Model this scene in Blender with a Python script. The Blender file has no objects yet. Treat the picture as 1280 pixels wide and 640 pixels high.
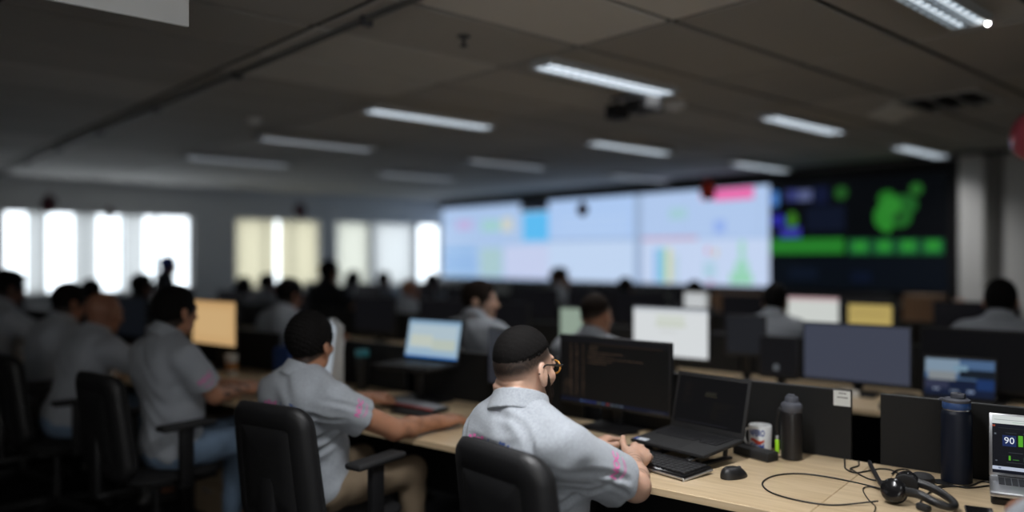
import bpy, bmesh, math, random
import numpy as np
from mathutils import Vector, Matrix
from mathutils.bvhtree import BVHTree

SC = bpy.context.scene
COL = SC.collection
PI = math.pi
rng = random.Random(7)

# ------------------------------------------------------------------ camera, sky, lights, exposure
# World axes: x runs along the desk rows, +y is the way everybody sits, z is up. Metres.
cam_d = bpy.data.cameras.new('camera')
cam = bpy.data.objects.new('camera', cam_d)
COL.objects.link(cam)
cam.location = (1.27, -2.333, 1.5)
cam.rotation_euler = (math.radians(90.116), 0, math.radians(38.5))
cam_d.sensor_width = 36.0
cam_d.lens = 36.0 * 985 / 1280
cam_d.dof.use_dof = True
cam_d.dof.focus_distance = 2.60
cam_d.dof.aperture_fstop = 0.50
cam_d.dof.aperture_blades = 0
cam_d.clip_start = 0.05
SC.camera = cam

world = bpy.data.worlds.new('sky')
SC.world = world
world.use_nodes = True
bg = world.node_tree.nodes['Background']
bg.inputs['Color'].default_value = (0.90, 0.95, 1.0, 1)
bg.inputs['Strength'].default_value = 3.0

SC.view_settings.view_transform = 'Standard'
SC.view_settings.look = 'None'
SC.view_settings.exposure = 0.0
SC.view_settings.gamma = 1.0
SC.cycles.use_denoising = True
SC.cycles.max_bounces = 6
SC.cycles.diffuse_bounces = 3
SC.cycles.glossy_bounces = 3
SC.cycles.transparent_max_bounces = 12
SC.cycles.caustics_reflective = False
SC.cycles.caustics_refractive = False
SC.cycles.sample_clamp_indirect = 4.0

# the room is turned by 9.4 degrees against the desk rows: u along the video wall, v away from it
RC, RU, RV = Vector((-10.0, 9.64, 0)), Vector((0.9866, -0.163, 0)), Vector((-0.163, -0.9866, 0))
ROOM_ROT = math.atan2(-0.163, 0.9866)
def RM(u, v, z=0.0):
    return RC + RU * u + RV * v + Vector((0, 0, z))
U_MAX, V_MAX, CEIL = 14.8, 13.6, 2.65

def area_light(name, loc, direction, sx, sy, power, color):
    d = bpy.data.lights.new(name, 'AREA')
    d.shape = 'RECTANGLE'; d.size = sx; d.size_y = sy; d.energy = power; d.color = color
    o = bpy.data.objects.new(name, d); COL.objects.link(o)
    o.location = loc
    o.rotation_euler = Vector(direction).to_track_quat('-Z', 'Y').to_euler()
    return o
# key light added on the right; the unseen window behind it is added too
area_light('added_key_light_right', RM(U_MAX - 0.10, 10.9, 1.66), -RU - RV * 0.35 + Vector((0, 0, -0.12)), 4.0, 1.25, 50, (1.0, 0.97, 0.93))
# daylight entering by the windows of the far left wall
area_light('daylight_far_window', RM(0.12, 6.5, 1.6), RU, 2.6, 1.2, 10, (0.88, 0.95, 1.0))

# ------------------------------------------------------------------ materials
def nt(m):
    m.use_nodes = True
    return m.node_tree.nodes, m.node_tree.links
def mat(name, color, rough=0.5, metal=0.0, spec=0.5, var=0.0, var_scale=30.0, bump=0.0, bump_scale=200.0, coat=0.0, alpha=1.0, trans=0.0, objvar=0.0):
    m = bpy.data.materials.new(name)
    n, l = nt(m)
    b = n['Principled BSDF']
    b.inputs['Base Color'].default_value = (*color, 1)
    b.inputs['Roughness'].default_value = rough
    b.inputs['Metallic'].default_value = metal
    b.inputs['Specular IOR Level'].default_value = spec
    b.inputs['Coat Weight'].default_value = coat
    b.inputs['Transmission Weight'].default_value = trans
    tc = n.new('ShaderNodeTexCoord')
    src = None
    if var > 0:
        nz = n.new('ShaderNodeTexNoise'); nz.inputs['Scale'].default_value = var_scale; nz.inputs['Detail'].default_value = 4
        l.new(tc.outputs['Object'], nz.inputs['Vector'])
        mx = n.new('ShaderNodeMix'); mx.data_type = 'RGBA'
        mx.inputs['A'].default_value = (*[c * (1 - var) for c in color], 1)
        mx.inputs['B'].default_value = (*[min(1, c * (1 + var)) for c in color], 1)
        l.new(nz.outputs['Fac'], mx.inputs['Factor'])
        src = mx.outputs['Result']
        l.new(src, b.inputs['Base Color'])
    if objvar > 0:
        oi = n.new('ShaderNodeObjectInfo')
        hv = n.new('ShaderNodeHueSaturation')
        mr = n.new('ShaderNodeMapRange'); mr.inputs['To Min'].default_value = 1 - objvar; mr.inputs['To Max'].default_value = 1 + objvar
        l.new(oi.outputs['Random'], mr.inputs['Value']); l.new(mr.outputs['Result'], hv.inputs['Value'])
        if src: l.new(src, hv.inputs['Color'])
        else: hv.inputs['Color'].default_value = (*color, 1)
        l.new(hv.outputs['Color'], b.inputs['Base Color'])
    if bump > 0:
        nb = n.new('ShaderNodeTexNoise'); nb.inputs['Scale'].default_value = bump_scale; nb.inputs['Detail'].default_value = 3
        l.new(tc.outputs['Object'], nb.inputs['Vector'])
        bp = n.new('ShaderNodeBump'); bp.inputs['Strength'].default_value = bump; bp.inputs['Distance'].default_value = 0.002
        l.new(nb.outputs['Fac'], bp.inputs['Height']); l.new(bp.outputs['Normal'], b.inputs['Normal'])
    return m

def glass_mat(name, tint=(1, 1, 1), gloss=0.08, rough=0.02):
    m = bpy.data.materials.new(name); n, l = nt(m)
    n.remove(n['Principled BSDF'])
    t = n.new('ShaderNodeBsdfTransparent'); t.inputs['Color'].default_value = (*tint, 1)
    g = n.new('ShaderNodeBsdfGlossy'); g.inputs['Roughness'].default_value = rough
    x = n.new('ShaderNodeMixShader'); x.inputs['Fac'].default_value = gloss
    l.new(t.outputs[0], x.inputs[1]); l.new(g.outputs[0], x.inputs[2])
    l.new(x.outputs[0], n['Material Output'].inputs['Surface'])
    return m

def cloth_translucent(name, color, tr=0.6):
    m = bpy.data.materials.new(name); n, l = nt(m)
    n.remove(n['Principled BSDF'])
    d = n.new('ShaderNodeBsdfDiffuse'); d.inputs['Color'].default_value = (*color, 1)
    t = n.new('ShaderNodeBsdfTranslucent'); t.inputs['Color'].default_value = (*color, 1)
    x = n.new('ShaderNodeMixShader'); x.inputs['Fac'].default_value = tr
    l.new(d.outputs[0], x.inputs[1]); l.new(t.outputs[0], x.inputs[2])
    l.new(x.outputs[0], n['Material Output'].inputs['Surface'])
    return m

def emit_attr(name, strength=1.0, rough=0.35):
    m = bpy.data.materials.new(name); n, l = nt(m)
    b = n['Principled BSDF']
    b.inputs['Base Color'].default_value = (0.005, 0.005, 0.006, 1)
    b.inputs['Roughness'].default_value = rough; b.inputs['Specular IOR Level'].default_value = 0.15
    a = n.new('ShaderNodeAttribute'); a.attribute_name = 'Col'
    l.new(a.outputs['Color'], b.inputs['Emission Color'])
    b.inputs['Emission Strength'].default_value = strength
    return m

def flat_attr(name, rough=0.6):
    m = bpy.data.materials.new(name); n, l = nt(m)
    b = n['Principled BSDF']; b.inputs['Roughness'].default_value = rough
    a = n.new('ShaderNodeAttribute'); a.attribute_name = 'Col'
    l.new(a.outputs['Color'], b.inputs['Base Color'])
    return m

def emission(name, color, s):
    m = bpy.data.materials.new(name); n, l = nt(m)
    b = n['Principled BSDF']
    b.inputs['Base Color'].default_value = (0.8, 0.8, 0.8, 1)
    b.inputs['Emission Color'].default_value = (*color, 1); b.inputs['Emission Strength'].default_value = s
    return m

def heather(name, lo, hi):
    m = bpy.data.materials.new(name); n, l = nt(m); b = n['Principled BSDF']
    b.inputs['Roughness'].default_value = 0.9; b.inputs['Specular IOR Level'].default_value = 0.15
    b.inputs['Sheen Weight'].default_value = 0.15
    tc = n.new('ShaderNodeTexCoord')
    a = n.new('ShaderNodeTexNoise'); a.inputs['Scale'].default_value = 420; a.inputs['Detail'].default_value = 2
    mp = n.new('ShaderNodeMapping'); mp.inputs['Scale'].default_value = (1, 1, 2.2)
    l.new(tc.outputs['Object'], mp.inputs['Vector']); l.new(mp.outputs['Vector'], a.inputs['Vector'])
    r = n.new('ShaderNodeValToRGB')
    r.color_ramp.elements[0].position = 0.36; r.color_ramp.elements[0].color = (*lo, 1)
    r.color_ramp.elements[1].position = 0.64; r.color_ramp.elements[1].color = (*hi, 1)
    l.new(a.outputs['Fac'], r.inputs['Fac']); l.new(r.outputs['Color'], b.inputs['Base Color'])
    bp = n.new('ShaderNodeBump'); bp.inputs['Strength'].default_value = 0.25; bp.inputs['Distance'].default_value = 0.001
    l.new(a.outputs['Fac'], bp.inputs['Height']); l.new(bp.outputs['Normal'], b.inputs['Normal'])
    return m

def skin_mat(name, base, dark=(0.014, 0.011, 0.0095), lip=None):
    m = bpy.data.materials.new(name); n, l = nt(m); b = n['Principled BSDF']
    b.inputs['Roughness'].default_value = 0.5; b.inputs['Specular IOR Level'].default_value = 0.4
    b.inputs['Subsurface Weight'].default_value = 0.12
    b.inputs['Subsurface Radius'].default_value = (0.012, 0.005, 0.003)
    tc = n.new('ShaderNodeTexCoord')
    nz = n.new('ShaderNodeTexNoise'); nz.inputs['Scale'].default_value = 26; nz.inputs['Detail'].default_value = 5
    l.new(tc.outputs['Object'], nz.inputs['Vector'])
    mx = n.new('ShaderNodeMix'); mx.data_type = 'RGBA'
    mx.inputs['A'].default_value = (*[c * 0.88 for c in base], 1)
    mx.inputs['B'].default_value = (base[0] * 1.10, base[1] * 1.03, base[2] * 1.0, 1)
    l.new(nz.outputs['Fac'], mx.inputs['Factor'])
    at = n.new('ShaderNodeAttribute'); at.attribute_name = 'Col'
    sp = n.new('ShaderNodeSeparateColor'); l.new(at.outputs['Color'], sp.inputs['Color'])
    m1 = n.new('ShaderNodeMix'); m1.data_type = 'RGBA'; m1.inputs['B'].default_value = (*dark, 1)
    l.new(mx.outputs['Result'], m1.inputs['A']); l.new(sp.outputs['Red'], m1.inputs['Factor'])
    m2 = n.new('ShaderNodeMix'); m2.data_type = 'RGBA'
    lip = lip or (base[0] * 0.95, base[1] * 0.55, base[2] * 0.5)
    m2.inputs['B'].default_value = (*lip, 1)
    l.new(m1.outputs['Result'], m2.inputs['A']); l.new(sp.outputs['Green'], m2.inputs['Factor'])
    m3 = n.new('ShaderNodeMix'); m3.data_type = 'RGBA'; m3.inputs['B'].default_value = (0.7, 0.7, 0.68, 1)
    l.new(m2.outputs['Result'], m3.inputs['A']); l.new(sp.outputs['Blue'], m3.inputs['Factor'])
    l.new(m3.outputs['Result'], b.inputs['Base Color'])
    return m

def wood_mat(name, c1, c2):
    m = bpy.data.materials.new(name); n, l = nt(m); b = n['Principled BSDF']
    b.inputs['Roughness'].default_value = 0.30; b.inputs['Specular IOR Level'].default_value = 0.5
    tc = n.new('ShaderNodeTexCoord'); oi = n.new('ShaderNodeObjectInfo')
    mp = n.new('ShaderNodeMapping'); mp.inputs['Scale'].default_value = (1.3, 16, 16)
    ad = n.new('ShaderNodeVectorMath'); ad.operation = 'ADD'
    l.new(tc.outputs['Object'], mp.inputs['Vector']); l.new(mp.outputs['Vector'], ad.inputs[0]); l.new(oi.outputs['Random'], ad.inputs[1])
    nz = n.new('ShaderNodeTexNoise'); nz.inputs['Scale'].default_value = 2.6; nz.inputs['Detail'].default_value = 7; nz.inputs['Distortion'].default_value = 0.6
    l.new(ad.outputs[0], nz.inputs['Vector'])
    r = n.new('ShaderNodeValToRGB')
    r.color_ramp.elements[0].position = 0.32; r.color_ramp.elements[0].color = (*c1, 1)
    r.color_ramp.elements[1].position = 0.66; r.color_ramp.elements[1].color = (*c2, 1)
    l.new(nz.outputs['Fac'], r.inputs['Fac']); l.new(r.outputs['Color'], b.inputs['Base Color'])
    return m

def carpet_mat(name):
    m = mat(name, (0.020, 0.020, 0.022), rough=0.95, spec=0.1, var=0.5, var_scale=90, bump=0.5, bump_scale=500)
    return m

M = {}
M['ceil_tile'] = mat('ceiling_tile', (0.46, 0.45, 0.43), 0.9, var=0.06, var_scale=120, bump=0.25, bump_scale=260, objvar=0.12)
M['ceil_tile_pale'] = mat('pale_ceiling_tile', (0.82, 0.81, 0.78), 0.9, var=0.04, var_scale=120, bump=0.25, bump_scale=260)
M['ceil_tile_mid'] = mat('mid_tone_ceiling_tile', (0.62, 0.61, 0.58), 0.9, var=0.04, var_scale=120, bump=0.25, bump_scale=260)
M['ceil_slab'] = mat('ceiling_grid', (0.035, 0.035, 0.033), 0.9)
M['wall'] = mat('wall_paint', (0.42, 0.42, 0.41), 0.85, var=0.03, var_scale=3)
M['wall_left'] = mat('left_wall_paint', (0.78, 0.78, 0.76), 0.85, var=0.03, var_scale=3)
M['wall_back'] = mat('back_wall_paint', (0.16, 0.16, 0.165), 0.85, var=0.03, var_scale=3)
M['wall_dark'] = mat('wall_dark_paint', (0.10, 0.10, 0.105), 0.85, var=0.05, var_scale=4)
M['column'] = mat('column_paint', (0.78, 0.77, 0.74), 0.8, var=0.03, var_scale=3)
M['carpet'] = carpet_mat('carpet')
M['frame_metal'] = mat('window_frame_metal', (0.35, 0.36, 0.37), 0.4, metal=0.6)
M['glass'] = glass_mat('window_glass', (0.97, 0.99, 1.0), 0.05)
M['blind_cream'] = cloth_translucent('cream_blind_fabric', (0.56, 0.50, 0.35), 0.7)
M['blind_pale'] = cloth_translucent('pale_blind_fabric', (0.58, 0.565, 0.48), 0.68)
M['blind_white'] = cloth_translucent('white_blind_fabric', (0.60, 0.60, 0.59), 0.62)
M['black_plastic'] = mat('black_plastic', (0.012, 0.012, 0.013), 0.42, var=0.1, var_scale=60)
M['black_gloss'] = mat('black_glossy_plastic', (0.010, 0.010, 0.011), 0.16)
M['black_matte'] = mat('black_matte', (0.014, 0.014, 0.015), 0.75, bump=0.2, bump_scale=700)
M['chair_fabric'] = mat('black_chair_fabric', (0.016, 0.016, 0.017), 0.9, spec=0.2, var=0.25, var_scale=300, bump=0.4, bump_scale=900)
M['chair_shell'] = mat('black_chair_shell', (0.013, 0.013, 0.014), 0.5, bump=0.12, bump_scale=900)
M['dark_grey'] = mat('dark_grey_plastic', (0.06, 0.062, 0.07), 0.5)
M['divider'] = mat('dark_grey_divider_laminate', (0.015, 0.0155, 0.016), 0.6, spec=0.25, var=0.08, var_scale=20, bump=0.1, bump_scale=600)
M['divider_edge'] = mat('grey_edge_strip', (0.07, 0.072, 0.075), 0.4)
M['wood'] = wood_mat('light_oak_laminate', (0.56, 0.415, 0.245), (0.70, 0.545, 0.355))
M['wood_edge'] = wood_mat('oak_edge_band', (0.58, 0.43, 0.255), (0.72, 0.56, 0.365))
M['desk_metal'] = mat('black_desk_steel', (0.018, 0.018, 0.019), 0.45, metal=0.3)
M['silver'] = mat('brushed_silver', (0.55, 0.56, 0.58), 0.32, metal=0.9, var=0.04, var_scale=200)
M['white_plastic'] = mat('white_plastic', (0.85, 0.86, 0.86), 0.45)
M['white_paper'] = mat('white_paper', (0.78, 0.79, 0.78), 0.8)
M['ceramic'] = mat('white_ceramic', (0.78, 0.79, 0.80), 0.2, coat=0.3)
M['screen'] = emit_attr('lit_screen', 1.0)
M['wall_screen'] = emit_attr('video_wall_screen', 1.0, 0.4)
M['print'] = flat_attr('flat_print', 0.75)
M['tube'] = emission('fluorescent_tube', (0.80, 0.90, 1.0), 1.5)
M['tube_mid'] = emission('louvred_fluorescent_tube', (0.78, 0.90, 1.0), 0.75)
M['tube_dim'] = emission('dim_fluorescent_tube', (0.80, 0.88, 1.0), 0.55)
M['louver'] = mat('louver_aluminium', (0.50, 0.53, 0.56), 0.35, metal=0.5)
M['lamp_white'] = mat('lamp_white_enamel', (0.55, 0.57, 0.58), 0.5)
M['balloon_red'] = cloth_translucent('red_balloon_rubber', (0.92, 0.24, 0.18), 0.75)
M['balloon_dark'] = mat('dark_red_balloon_rubber', (0.085, 0.012, 0.022), 0.3, coat=0.3)
M['balloon_pink'] = mat('pink_balloon_rubber', (0.68, 0.11, 0.17), 0.28, coat=0.4)
M['conduit'] = mat('grey_conduit', (0.16, 0.16, 0.155), 0.5)
M['string'] = mat('white_string', (0.5, 0.5, 0.48), 0.9)
M['cardboard'] = mat('brown_cardboard', (0.22, 0.13, 0.075), 0.85, var=0.12, var_scale=12, bump=0.15, bump_scale=150)
M['tan'] = mat('tan_laminate', (0.20, 0.15, 0.095), 0.6, var=0.08, var_scale=15)
M['navy'] = mat('navy_powder_coat', (0.0045, 0.008, 0.019), 0.45, spec=0.35, bump=0.12, bump_scale=900)
M['navy_band'] = mat('blue_lid_band', (0.03, 0.075, 0.22), 0.35)
M['grey_lid'] = mat('grey_lid_plastic', (0.085, 0.09, 0.11), 0.55, spec=0.3)
M['smoky'] = mat('smoky_translucent_plastic', (0.020, 0.0185, 0.0185), 0.3, spec=0.35, var=0.06, var_scale=10)
M['lime'] = mat('lime_green_plastic', (0.36, 0.75, 0.02), 0.35)
M['teal'] = mat('teal_plastic', (0.03, 0.22, 0.26), 0.4)
M['blue_cloth'] = mat('blue_bag_cloth', (0.015, 0.045, 0.17), 0.85, bump=0.3, bump_scale=500)
M['pink'] = mat('pink_plastic', (0.75, 0.20, 0.27), 0.4)
M['key_grey'] = mat('grey_keycaps', (0.36, 0.38, 0.41), 0.5)
M['key_red'] = mat('red_keycaps', (0.42, 0.06, 0.05), 0.5)
M['key_black'] = mat('black_keycaps', (0.02, 0.02, 0.022), 0.42)
M['amber'] = mat('amber_tortoise_acetate', (0.42, 0.19, 0.03), 0.2, var=0.5, var_scale=120, coat=0.4)
M['lens'] = glass_mat('spectacle_lens', (0.95, 0.93, 0.88), 0.10, 0.03)
M['hair_black'] = mat('black_hair', (0.007, 0.0062, 0.006), 0.8, spec=0.12, var=0.4, var_scale=260, bump=0.9, bump_scale=420)
M['hair_brown'] = mat('dark_brown_hair', (0.018, 0.012, 0.009), 0.8, spec=0.12, var=0.4, var_scale=260, bump=0.8, bump_scale=420)
M['shirt'] = heather('heather_grey_knit', (0.235, 0.255, 0.285), (0.46, 0.49, 0.53))
M['shirt_dark'] = heather('dark_heather_knit', (0.05, 0.06, 0.072), (0.11, 0.12, 0.14))
M['black_cloth'] = mat('black_cloth', (0.016, 0.017, 0.02), 0.9, bump=0.3, bump_scale=500)
M['jeans'] = mat('light_blue_denim', (0.17, 0.25, 0.36), 0.85, var=0.35, var_scale=9, bump=0.4, bump_scale=700)
M['khaki'] = mat('khaki_twill', (0.20, 0.148, 0.095), 0.85, var=0.12, var_scale=12, bump=0.3, bump_scale=600)
M['dark_trousers'] = mat('charcoal_trousers', (0.03, 0.032, 0.038), 0.9, bump=0.3, bump_scale=600)
M['shoe'] = mat('black_shoe', (0.02, 0.02, 0.02), 0.5)
M['skin_light'] = skin_mat('light_skin', (0.60, 0.385, 0.285))
M['skin_tan'] = skin_mat('tan_skin', (0.43, 0.215, 0.13))
M['skin_brown'] = skin_mat('brown_skin', (0.27, 0.125, 0.075))
M['skin_dark'] = skin_mat('dark_brown_skin', (0.15, 0.068, 0.042))

# ------------------------------------------------------------------ mesh helpers
def link_mesh(name, verts, faces, m, parent=None, smooth=False, auto=None):
    me = bpy.data.meshes.new(name)
    me.from_pydata([tuple(v) for v in verts], [], faces)
    me.update()
    o = bpy.data.objects.new(name, me); COL.objects.link(o)
    if m is not None: me.materials.append(m)
    if smooth:
        me.polygons.foreach_set('use_smooth', [True] * len(me.polygons))
    if auto is not None: shade_auto(me, auto)
    if parent is not None: o.parent = parent
    return o

def shade_auto(me, deg):
    me.polygons.foreach_set('use_smooth', [True] * len(me.polygons))
    bm = bmesh.new(); bm.from_mesh(me)
    lim = math.radians(deg)
    for e in bm.edges:
        if len(e.link_faces) == 2 and e.calc_face_angle(0) > lim: e.smooth = False
    bm.to_mesh(me); bm.free()

class MB:
    """collects simple shapes into one mesh"""
    def __init__(s): s.v = []; s.f = []
    def add(s, vs, fs, mtx=None):
        b = len(s.v)
        for v in vs:
            v = Vector(v); s.v.append(mtx @ v if mtx else v)
        s.f += [tuple(b + i for i in f) for f in fs]
        return s
    def box(s, lo, hi, mtx=None):
        x0, y0, z0 = lo; x1, y1, z1 = hi
        vs = [(x0, y0, z0), (x1, y0, z0), (x1, y1, z0), (x0, y1, z0), (x0, y0, z1), (x1, y0, z1), (x1, y1, z1), (x0, y1, z1)]
        return s.add(vs, [(0, 3, 2, 1), (4, 5, 6, 7), (0, 1, 5, 4), (1, 2, 6, 5), (2, 3, 7, 6), (3, 0, 4, 7)], mtx)
    def rbox(s, lo, hi, r=0.004, seg=2, mtx=None):
        bm = bmesh.new()
        bmesh.ops.create_cube(bm, size=1)
        c = [(a + b) / 2 for a, b in zip(lo, hi)]; d = [b - a for a, b in zip(lo, hi)]
        for v in bm.verts: v.co = Vector((c[0] + v.co.x * d[0], c[1] + v.co.y * d[1], c[2] + v.co.z * d[2]))
        r = min(r, min(d) * 0.49)
        bmesh.ops.bevel(bm, geom=bm.edges[:], offset=r, segments=seg, profile=0.5, affect='EDGES')
        bm.verts.index_update()
        vs = [v.co.copy() for v in bm.verts]; fs = [tuple(v.index for v in f.verts) for f in bm.faces]
        bm.free()
        return s.add(vs, fs, mtx)
    def lathe(s, prof, n=24, mtx=None, cap=True):
        vs, fs = [], []
        for r, z in prof:
            for i in range(n):
                a = 2 * PI * i / n
                vs.append((r * math.cos(a), r * math.sin(a), z))
        for j in range(len(prof) - 1):
            for i in range(n):
                k = (i + 1) % n
                fs.append((j * n + i, j * n + k, (j + 1) * n + k, (j + 1) * n + i))
        if cap:
            fs.append(tuple(reversed(range(n))))
            fs.append(tuple((len(prof) - 1) * n + i for i in range(n)))
        return s.add(vs, fs, mtx)
    def tube(s, pts, r, n=8, mtx=None):
        pts = [Vector(p) for p in pts]
        rs = r if isinstance(r, (list, tuple)) else [r] * len(pts)
        vs, fs = [], []
        up = Vector((0, 0, 1))
        prev = None
        for i, p in enumerate(pts):
            t = (pts[min(i + 1, len(pts) - 1)] - pts[max(i - 1, 0)]).normalized()
            if prev is None:
                a = up if abs(t.z) < 0.9 else Vector((1, 0, 0))
                x = t.cross(a).normalized()
            else:
                x = (prev - t * prev.dot(t)).normalized()
            prev = x
            y = t.cross(x)
            for k in range(n):
                a = 2 * PI * k / n
                vs.append(p + (x * math.cos(a) + y * math.sin(a)) * rs[i])
        for i in range(len(pts) - 1):
            for k in range(n):
                q = (k + 1) % n
                fs.append((i * n + k, i * n + q, (i + 1) * n + q, (i + 1) * n + k))
        fs.append(tuple(reversed(range(n)))); fs.append(tuple((len(pts) - 1) * n + k for k in range(n)))
        return s.add(vs, fs, mtx)
    def build(s, name, m, parent=None, smooth=False, auto=None):
        return link_mesh(name, s.v, s.f, m, parent, smooth, auto)

def catmull(pts, n=8):
    pts = [Vector(p) for p in pts]
    P = [pts[0] * 2 - pts[1]] + pts + [pts[-1] * 2 - pts[-2]]
    out = []
    for i in range(1, len(P) - 2):
        for k in range(n):
            t = k / n
            a, b, c, d = P[i - 1], P[i], P[i + 1], P[i + 2]
            out.append(0.5 * ((2 * b) + (c - a) * t + (2 * a - 5 * b + 4 * c - d) * t * t + (3 * b - a - 3 * c + d) * t ** 3))
    out.append(pts[-1])
    return out

def thing(name, label, cat, loc=(0, 0, 0), rz=0.0, group=None):
    o = bpy.data.objects.new(name, None); COL.objects.link(o)
    o.empty_display_size = 0.1
    o.location = loc; o.rotation_euler = (0, 0, rz)
    tag(o, label, cat, group)
    return o
def tag(o, label=None, cat=None, group=None, kind=None):
    if label: o['label'] = label
    if cat: o['category'] = cat
    if group: o['group'] = group
    if kind: o['kind'] = kind
    return o
def copy_tree(o, parent=None):
    c = o.copy(); COL.objects.link(c)
    if parent is not None: c.parent = parent
    for ch in list(o.children): copy_tree(ch, c)
    return c
def struct(o):
    o['kind'] = 'structure'; return o

def quad_mesh(name, quads, m, parent=None):
    """flat coloured print: quads = [(list of 3-D points, rgb)]"""
    vs, fs, cs = [], [], []
    for pts, c in quads:
        b = len(vs); vs += pts; fs.append(tuple(range(b, b + len(pts)))); cs += [c] * len(pts)
    o = link_mesh(name, vs, fs, m, parent)
    ca = o.data.color_attributes.new('Col', 'FLOAT_COLOR', 'CORNER')
    ca.data.foreach_set('color', np.array([(c[0], c[1], c[2], 1.0) for c in cs], dtype=np.float32).ravel())
    return o

def srgb(r, g, b):
    f = lambda c: ((c / 255 + 0.055) / 1.055) ** 2.4 if c > 10 else c / 255 / 12.92
    return (f(r), f(g), f(b))

def screen_quads(w, h, bgc, rects, y=0.0):
    """a screen of w x h standing in the xz plane, facing -y; rects in 0..1 from the lower left"""
    q = [([(-w / 2, y, -h / 2), (w / 2, y, -h / 2), (w / 2, y, h / 2), (-w / 2, y, h / 2)], bgc)]
    for i, (x0, z0, x1, z1, c) in enumerate(rects):
        d = y - 0.0003 - 0.00002 * i
        a, b, e, f = (x0 - 0.5) * w, (x1 - 0.5) * w, (z0 - 0.5) * h, (z1 - 0.5) * h
        q.append(([(a, d, e), (b, d, e), (b, d, f), (a, d, f)], c))
    return q

def text_geo(s, size=1.0, align='CENTER', bold=0.0):
    cu = bpy.data.curves.new('text_tmp', 'FONT'); cu.body = s; cu.size = size; cu.align_x = align; cu.align_y = 'CENTER'
    cu.resolution_u = 3; cu.offset = bold
    o = bpy.data.objects.new('text_tmp', cu); COL.objects.link(o)
    dg = bpy.context.evaluated_depsgraph_get(); dg.update()
    me = bpy.data.meshes.new_from_object(o.evaluated_get(dg))
    bm = bmesh.new(); bm.from_mesh(me)
    bmesh.ops.triangulate(bm, faces=bm.faces[:])
    bm.verts.index_update()
    vs = [v.co.copy() for v in bm.verts]; fs = [tuple(v.index for v in f.verts) for f in bm.faces]
    bm.free()
    bpy.data.objects.remove(o); bpy.data.curves.remove(cu); bpy.data.meshes.remove(me)
    return vs, fs

# ------------------------------------------------------------------ the room
def rbox_room(name, u0, u1, v0, v1, z0, z1, m, parent=None):
    """box aligned with the room; its object carries the room's turn so textures follow it"""
    mb = MB().box((u0, -v1, z0), (u1, -v0, z1))
    o = mb.build(name, m, parent)
    if parent is None:
        o.location = RC; o.rotation_euler = (0, 0, ROOM_ROT)
    return o

struct(rbox_room('floor', -0.3, U_MAX + 0.3, -0.3, V_MAX + 0.3, -0.1, 0.0, M['carpet']))
ceiling = struct(rbox_room('ceiling', -0.3, U_MAX + 0.3, -0.3, V_MAX + 0.3, CEIL + 0.018, CEIL + 0.12, M['ceil_slab']))
# ceiling tiles 1.25 x 0.625 m with recessed joints
tile_me = None
for i in range(24):
    u0 = 11.37 + 0.625 * (i - 18)
    for j in range(10):
        v0 = 0.57 + 1.25 * (j - 1)
        if u0 + 0.3 < 0 or u0 + 0.6 > U_MAX + 0.1 or v0 + 0.6 < 0: continue
        if tile_me is None:
            t = MB().rbox((0.018, -1.232, 0), (0.607, -0.018, 0.016), 0.004, 1).build('ceiling_tile', M['ceil_tile'], ceiling)
            tile_me = t.data
        else:
            t = bpy.data.objects.new('ceiling_tile', tile_me); COL.objects.link(t); t.parent = ceiling
        t.location = (u0, -v0, CEIL)
        if j == 6 and i in (13, 14, 16, 17):  # four tiles of this row are set to a paler base colour
            t.material_slots[0].link = 'OBJECT'; t.material_slots[0].material = M['ceil_tile_pale' if i > 15 else 'ceil_tile_mid']

def wall_with_holes(name, length, holes, m, mtx, thick=0.2, height=CEIL + 0.02):
    """wall standing in local xz (x along the wall), holes = [(x0, x1, z0, z1)] sorted by x"""
    mb = MB(); x = -0.2
    for (a, b, c, d) in holes:
        mb.box((x, 0, 0), (a, thick, height)); mb.box((a, 0, 0), (b, thick, c)); mb.box((a, 0, d), (b, thick, height)); x = b
    mb.box((x, 0, 0), (length + 0.2, thick, height))
    o = mb.build(name, m); o.matrix_world = mtx
    return struct(o)
def frame_of(origin, xdir, ydir):
    x, y = Vector(xdir).normalized(), Vector(ydir).normalized()
    m4 = Matrix.Identity(4)
    for i in range(3): m4[i][0] = x[i]; m4[i][1] = y[i]; m4[i][2] = (0, 0, 1)[i]; m4[i][3] = origin[i]
    return m4

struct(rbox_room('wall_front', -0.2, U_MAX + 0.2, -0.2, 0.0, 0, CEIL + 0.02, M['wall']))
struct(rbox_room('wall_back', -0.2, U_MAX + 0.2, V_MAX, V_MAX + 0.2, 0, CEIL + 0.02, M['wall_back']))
# far left wall with windows: local x = v from the corner near the video wall
WZ0, WZ1 = 0.95, 2.20
left_holes = [(0.10, 0.70, WZ0, WZ1), (0.80, 1.73, WZ0, WZ1), (1.83, 2.56, WZ0, WZ1), (2.90, 4.49, WZ0, WZ1), (5.20, 7.86, WZ0, WZ1)]
LM = frame_of(RC, RV, -RU)
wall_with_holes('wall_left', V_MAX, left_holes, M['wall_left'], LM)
right_holes = [(V_MAX - 13.0, V_MAX - 8.8, 1.0, 2.32)]
RMX = frame_of(RM(U_MAX, V_MAX), -RV, RU)
wall_with_holes('wall_right', V_MAX, right_holes, M['wall_back'], RMX)

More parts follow.
